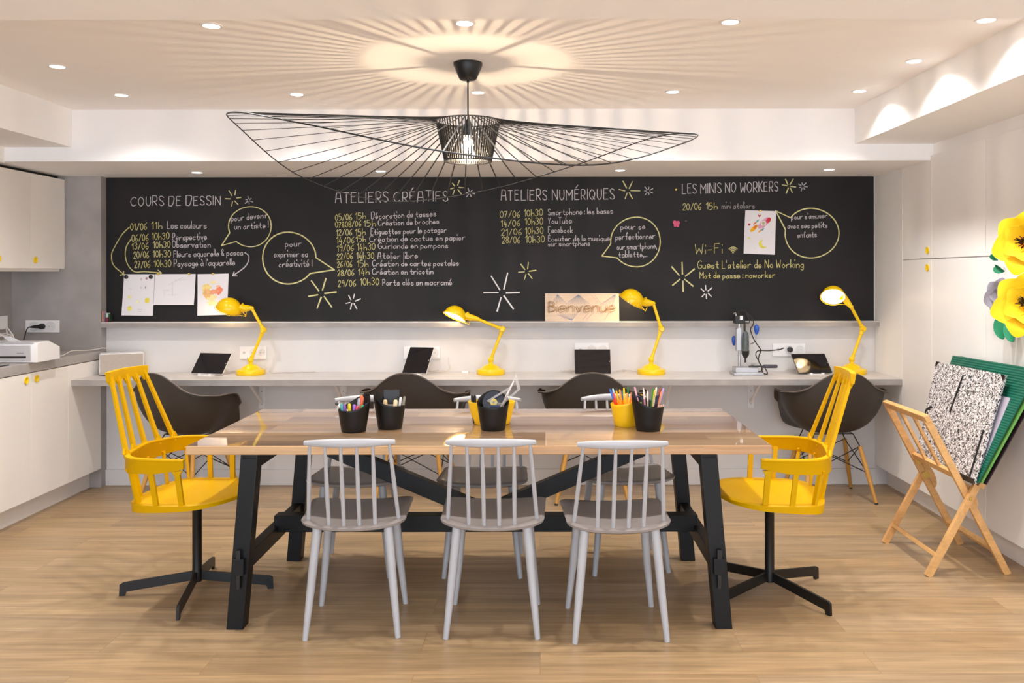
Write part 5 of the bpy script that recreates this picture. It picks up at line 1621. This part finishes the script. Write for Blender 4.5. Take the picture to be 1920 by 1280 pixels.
# ------------------------------------------------------------ wooden print rack with portfolios
t = thing('print_rack', 'folding beech print rack with crossed legs by the right cupboards', 'rack', (0, 0, 0))
yn, yf = 4.185, 4.655
def front(s):   # front panel line, foot right -> top left
    return Vector((2.222 - 0.385 * s, 0, 0.742 * s))
piv = front(0.495)
for y_, nm in ((yn, 'n'), (yf, 'f')):
    p, q = front(0.0), front(0.985)
    G().bar((p.x, y_, p.z), (q.x, y_, q.z), 0.022, 0.034, (0, 1, 0)).make('leg', M_BEECH, t, bevel=0.002)
    yy = y_ - 0.024 if nm == 'n' else y_ + 0.024
    a = Vector((1.833, yy, 0.0)); m_ = Vector((piv.x, yy, piv.z))
    d = (m_ - a)
    e = a + d * 1.17
    G().bar(a, e, 0.022, 0.034, (0, 1, 0)).make('leg', M_BEECH, t, bevel=0.002)
    e2 = Vector((2.262, yy, 0.735))
    G().bar(a + d * 1.14 + Vector((0.02, 0.0, 0)), e2, 0.022, 0.030, (0, 1, 0)).make('rear_upright', M_BEECH, t, bevel=0.002)
    # rounded gusset
    gp = []
    u = (front(0.7) - front(0.3)).normalized(); n_ = Vector((u.z, 0, -u.x))
    for i in range(11):
        a_ = R(-90 + 18 * i)
        gp.append(piv + n_ * (0.012 + 0.034 * math.cos(a_)) + u * (0.075 * math.sin(a_) - 0.005))
    y0_ = y_ + 0.0115 if nm == 'n' else y_ - 0.0115
    G().prism([(v.x, v.z) for v in gp], 1, y0_, y0_ + (0.010 if nm == 'n' else -0.010)).make('gusset', M_BEECH, t, bevel=0.001)
    hb = G()
    if nm == 'f':
        for s in (0.60, 0.50):
            c_ = front(s) + n_ * 0.004
            G().bar((c_.x - u.x * 0.018, y_ - 0.0225, c_.z - u.z * 0.018), (c_.x + u.x * 0.018, y_ - 0.0225, c_.z + u.z * 0.018), 0.003, 0.034, (0, 1, 0)).make('hinge', M_BRASS, t)
    else:
        hb.lathe([(0.008, 0), (0.007, 0.003), (0, 0.004)], 14, Matrix.Translation((piv.x, yy - 0.0112, piv.z)) @ Matrix.Rotation(PI / 2, 4, 'X'))
        hb.make('pivot_bolt', M_BRASS, t, smooth=True)
tr = front(1.0)
G().bar((tr.x, yn - 0.02, tr.z), (tr.x, yf + 0.02, tr.z), 0.036, 0.026, (-0.46, 0, 0.89)).make('top_rail', M_BEECH, t, bevel=0.004)
lr = front(0.635)
G().bar((lr.x, yn, lr.z), (lr.x, yf, lr.z), 0.020, 0.034, (0.89, 0, 0.46)).make('lower_rail', M_BEECH, t, bevel=0.002)
for f_ in (0.34, 0.67):
    y_ = yn + (yf - yn) * f_
    a, b = front(0.635), front(0.985)
    G().bar((a.x, y_, a.z), (b.x, y_, b.z), 0.024, 0.014, (0, 1, 0)).make('slat', M_BEECH, t, bevel=0.002)
a = Vector((1.833, 0, 0)).lerp(Vector((piv.x, 0, piv.z)), 0.25)
G().bar((a.x, yn - 0.024, a.z), (a.x, yf + 0.024, a.z), 0.020, 0.026, (0.47, 0, 0.88)).make('stretcher', M_BEECH, t, bevel=0.002)
a = front(0.16)
G().bar((a.x, yn, a.z), (a.x, yf, a.z), 0.020, 0.028, (-0.46, 0, 0.89)).make('stretcher', M_BEECH, t, bevel=0.002)

def panel(tl, tr_, br, bl, th, nx=1, ny=1, corr=0.0):
    """thick board through four corners"""
    tl, tr_, br, bl = map(Vector, (tl, tr_, br, bl))
    nrm = -(tr_ - tl).cross(bl - tl).normalized()
    g = G()
    front_, back_ = [], []
    for i in range(ny + 1):
        v = i / ny
        a, b = tl.lerp(bl, v), tr_.lerp(br, v)
        fr, bk = [], []
        for j in range(nx + 1):
            q = a.lerp(b, j / nx)
            w = corr * (0.5 - 0.5 * math.cos(v * 2 * PI * 46))
            fr.append(q + nrm * w); bk.append(q - nrm * th)
        front_.append(fr); back_.append(bk)
    rows = front_ + back_[::-1]
    V = g.grid(rows, close_v=True)
    for j in (0, nx):
        side = [V[i][j] for i in range(len(V))]
        for i in range(ny):
            g.bm.faces.new((V[i][j], V[i + 1][j], V[2 * ny + 1 - i - 1][j], V[2 * ny + 1 - i][j]))
    return g, nrm
t = thing('portfolio', 'large green corrugated portfolio standing behind the marbled one', 'portfolio')
g, n1 = panel((2.235, 4.76, 0.988), (2.235, 3.93, 1.003), (2.052, 4.05, 0.452), (2.035, 4.74, 0.452), 0.004, 1, 1)
g.bm.free()
g, n1 = panel((2.235, 4.76, 0.988), (2.225, 3.93, 1.003), (2.040, 4.10, 0.453), (2.035, 4.74, 0.452), 0.004, 6, 276, 0.0022)
g.make('front_cover', mat('green_corrugated_card', '07604d', 0.45, var=0.1, scale=3), t)
g, n2 = panel((2.247, 4.75, 0.98), (2.240, 3.91, 0.995), (2.052, 4.085, 0.455), (2.048, 4.74, 0.455), 0.003, 6, 6)
g.make('inner_sheet', mat('light_green_card', '6aa652', 0.6), t)
g, n2 = panel((2.266, 4.74, 0.985), (2.258, 3.905, 0.99), (2.066, 4.075, 0.452), (2.062, 4.73, 0.452), 0.003, 6, 6)
g.make('back_cover', mat('dark_plum_card', '2a1a24', 0.6, var=0.3, scale=80), t)
G().tube(crom([(2.255, 3.985, 0.70), (2.235, 3.99, 0.68), (2.228, 3.992, 0.60), (2.222, 3.99, 0.50)], 5), 0.006, 6).make('ribbon', mat('black_ribbon', '121013', 0.7), t)
t = thing('paper_stack', 'pale violet sheets sticking out behind the marbled portfolio', 'paper', (0, 0, 0))
g, n3 = panel((2.150, 4.60, 0.86), (2.172, 4.065, 0.855), (2.045, 4.12, 0.47), (2.027, 4.60, 0.47), 0.003, 6, 6)
g.make('sheets', mat('violet_paper', 'b9b3c4', 0.7), t)
t = thing('portfolio', 'black and white marbled portfolio leaning in the print rack', 'portfolio')
MT = [Vector(v) for v in ((2.118, 4.70, 0.962), (2.168, 4.10, 0.957), (2.022, 4.105, 0.452), (1.998, 4.69, 0.452))]
g, nm_ = panel(*MT, 0.012, 10, 10)
g.make('cover', marbled('marbled_paper'), t)
def mp_(u, v, l=0.002):
    q = MT[0].lerp(MT[1], u).lerp(MT[3].lerp(MT[2], u), v)
    return q + nm_ * l
for c_, d1, d2 in (((0, 0), (0.055, 0), (0, 0.06)), ((1, 0), (-0.055, 0), (0, 0.06))):
    G().face([mp_(*c_), mp_(c_[0] + d1[0], c_[1] + d1[1]), mp_(c_[0] + d2[0], c_[1] + d2[1])]).make('corner_patch', M_BLACKPL, t)
G().bar(mp_(0.0, 0.985, 0.003), mp_(1.0, 0.985, 0.003), 0.024, 0.004, nm_.cross(MT[1] - MT[0])).make('spine', M_BLACKPL, t)
for (a, b), (c, d) in (((0.46, 0.08), (0.40, 0.46)), ((0.935, 0.52), (0.93, 0.96)), ((0.02, 0.50), (0.10, 0.455)), ((0.01, 0.60), (0.02, 0.50))):
    G().bar(mp_(a, b, 0.003), mp_(c, d, 0.003), 0.010, 0.003, (MT[1] - MT[0])).make('ribbon_tie', mat('black_ribbon', '121013', 0.7), t)

# ------------------------------------------------------------ paper flowers on the cupboard
def petal(g, base, out, up, ln, w, curl, cup, n=8, m=7, tipcurl=0.5):
    """petal growing from base along out, width w, rising along up then rolling back at the tip"""
    out, up = Vector(out).normalized(), Vector(up).normalized()
    side = out.cross(up).normalized()
    rows = []
    for i in range(n + 1):
        v = i / n
        wd = w * (math.sin(PI * min(1, 0.12 + 0.80 * v)) ** 0.6)
        rise = curl * math.sin(v * PI * 0.62) - tipcurl * ln * max(0, v - 0.75) ** 1.3
        row = []
        for j in range(m):
            u = -1 + 2 * j / (m - 1)
            q = Vector(base) + out * (ln * (v - 0.10 * u * u * v)) + side * (wd * u) + up * (rise + cup * u * u * (1 - 0.4 * v))
            row.append(q)
        rows.append(row)
    g.grid(rows)

def flower(c, nrm, rad, label, m, m2, name='paper_flower', layers=((6, 1.0, 0.35, 0.0), (5, 0.72, 0.62, 0.5)), heart=True):
    t = thing(name, label, 'flower', c, group='large paper flowers on the right cupboards')
    nrm = Vector(nrm).normalized()
    a = nrm.orthogonal().normalized(); b = nrm.cross(a)
    for cnt, f, open_, ph in layers:
        for i in range(cnt):
            th = 2 * PI * (i + ph) / cnt
            d = a * math.cos(th) + b * math.sin(th)
            o = (d * (1 - open_ * 0.35) + nrm * open_).normalized()
            up = (nrm - o * nrm.dot(o)).normalized()
            g = G()
            petal(g, d * rad * 0.08, o, up, rad * f * random.uniform(0.94, 1.04), rad * 0.50 * f, rad * 0.10, rad * 0.10)
            g.make('petal', m, t, smooth=True, solid=0.0015)
    if heart:
        G().sphere(nrm * rad * 0.16, rad * 0.17, 14).make('flower_heart', m2, t, smooth=True)
        g = G()
        for i in range(26):
            th, ph = random.uniform(0, 2 * PI), random.uniform(0.05, 0.9)
            d = (nrm + (a * math.cos(th) + b * math.sin(th)) * ph).normalized()
            g.tube([nrm * rad * 0.16 + d * rad * 0.12, nrm * rad * 0.16 + d * rad * random.uniform(0.32, 0.42)], 0.0022, 5)
        g.make('stamens', M_BLACKPL, t)
    return t
M_PY = mat('yellow_crepe_paper', 'f0c400', 0.75, var=0.05, scale=20)
M_PO = mat('orange_crepe_paper', 'f08a1a', 0.75, var=0.05)
M_PG = mat('grey_violet_paper', '8d8a98', 0.8, var=0.04)
M_PGR = mat('emerald_paper', '0f7a54', 0.7, var=0.12, scale=14)
flower((2.19, 3.93, 1.567), (-0.86, -0.50, 0.05), 0.146, 'yellow paper flower with dark stamens, upper one on the right cupboards', M_PY, M_PO)
flower((2.175, 3.90, 1.290), (-0.78, -0.60, 0.12), 0.148, 'yellow paper flower, lower one on the right cupboards', M_PY, M_PY, heart=True)
flower((2.258, 4.29, 1.318), (-0.95, -0.3, 0.05), 0.092, 'grey paper flower tucked behind the lower yellow flower', M_PG, M_PG, layers=((6, 1.0, 0.25, 0.0), (4, 0.6, 0.6, 0.5)), heart=False)
def leaf(c, d, ln, w, label):
    g = G()
    petal(g, (0, 0, 0), d, (-1, -0.2, 0), ln, w, 0.02, 0.02, tipcurl=0.1)
    o = g.make('paper_leaf', M_PGR, smooth=True, solid=0.0015)
    o.location = c
    tag(o, label, 'leaf', 'green paper leaves among the flowers')
leaf((2.262, 4.26, 1.245), (-0.1, -0.10, -1), 0.135, 0.05, 'emerald paper leaf hanging under the grey paper flower')
leaf((2.250, 4.165, 1.235), (-0.15, -0.35, -1), 0.135, 0.045, 'emerald paper leaf folded under the lower yellow flower')
leaf((2.262, 4.28, 1.44), (-0.1, 0.45, 0.3), 0.05, 0.02, 'small emerald paper leaf between the yellow and the grey flower')
leaf((2.262, 4.34, 1.495), (-0.1, 0.2, 0.8), 0.035, 0.014, 'tiny emerald paper leaf left of the upper yellow flower')
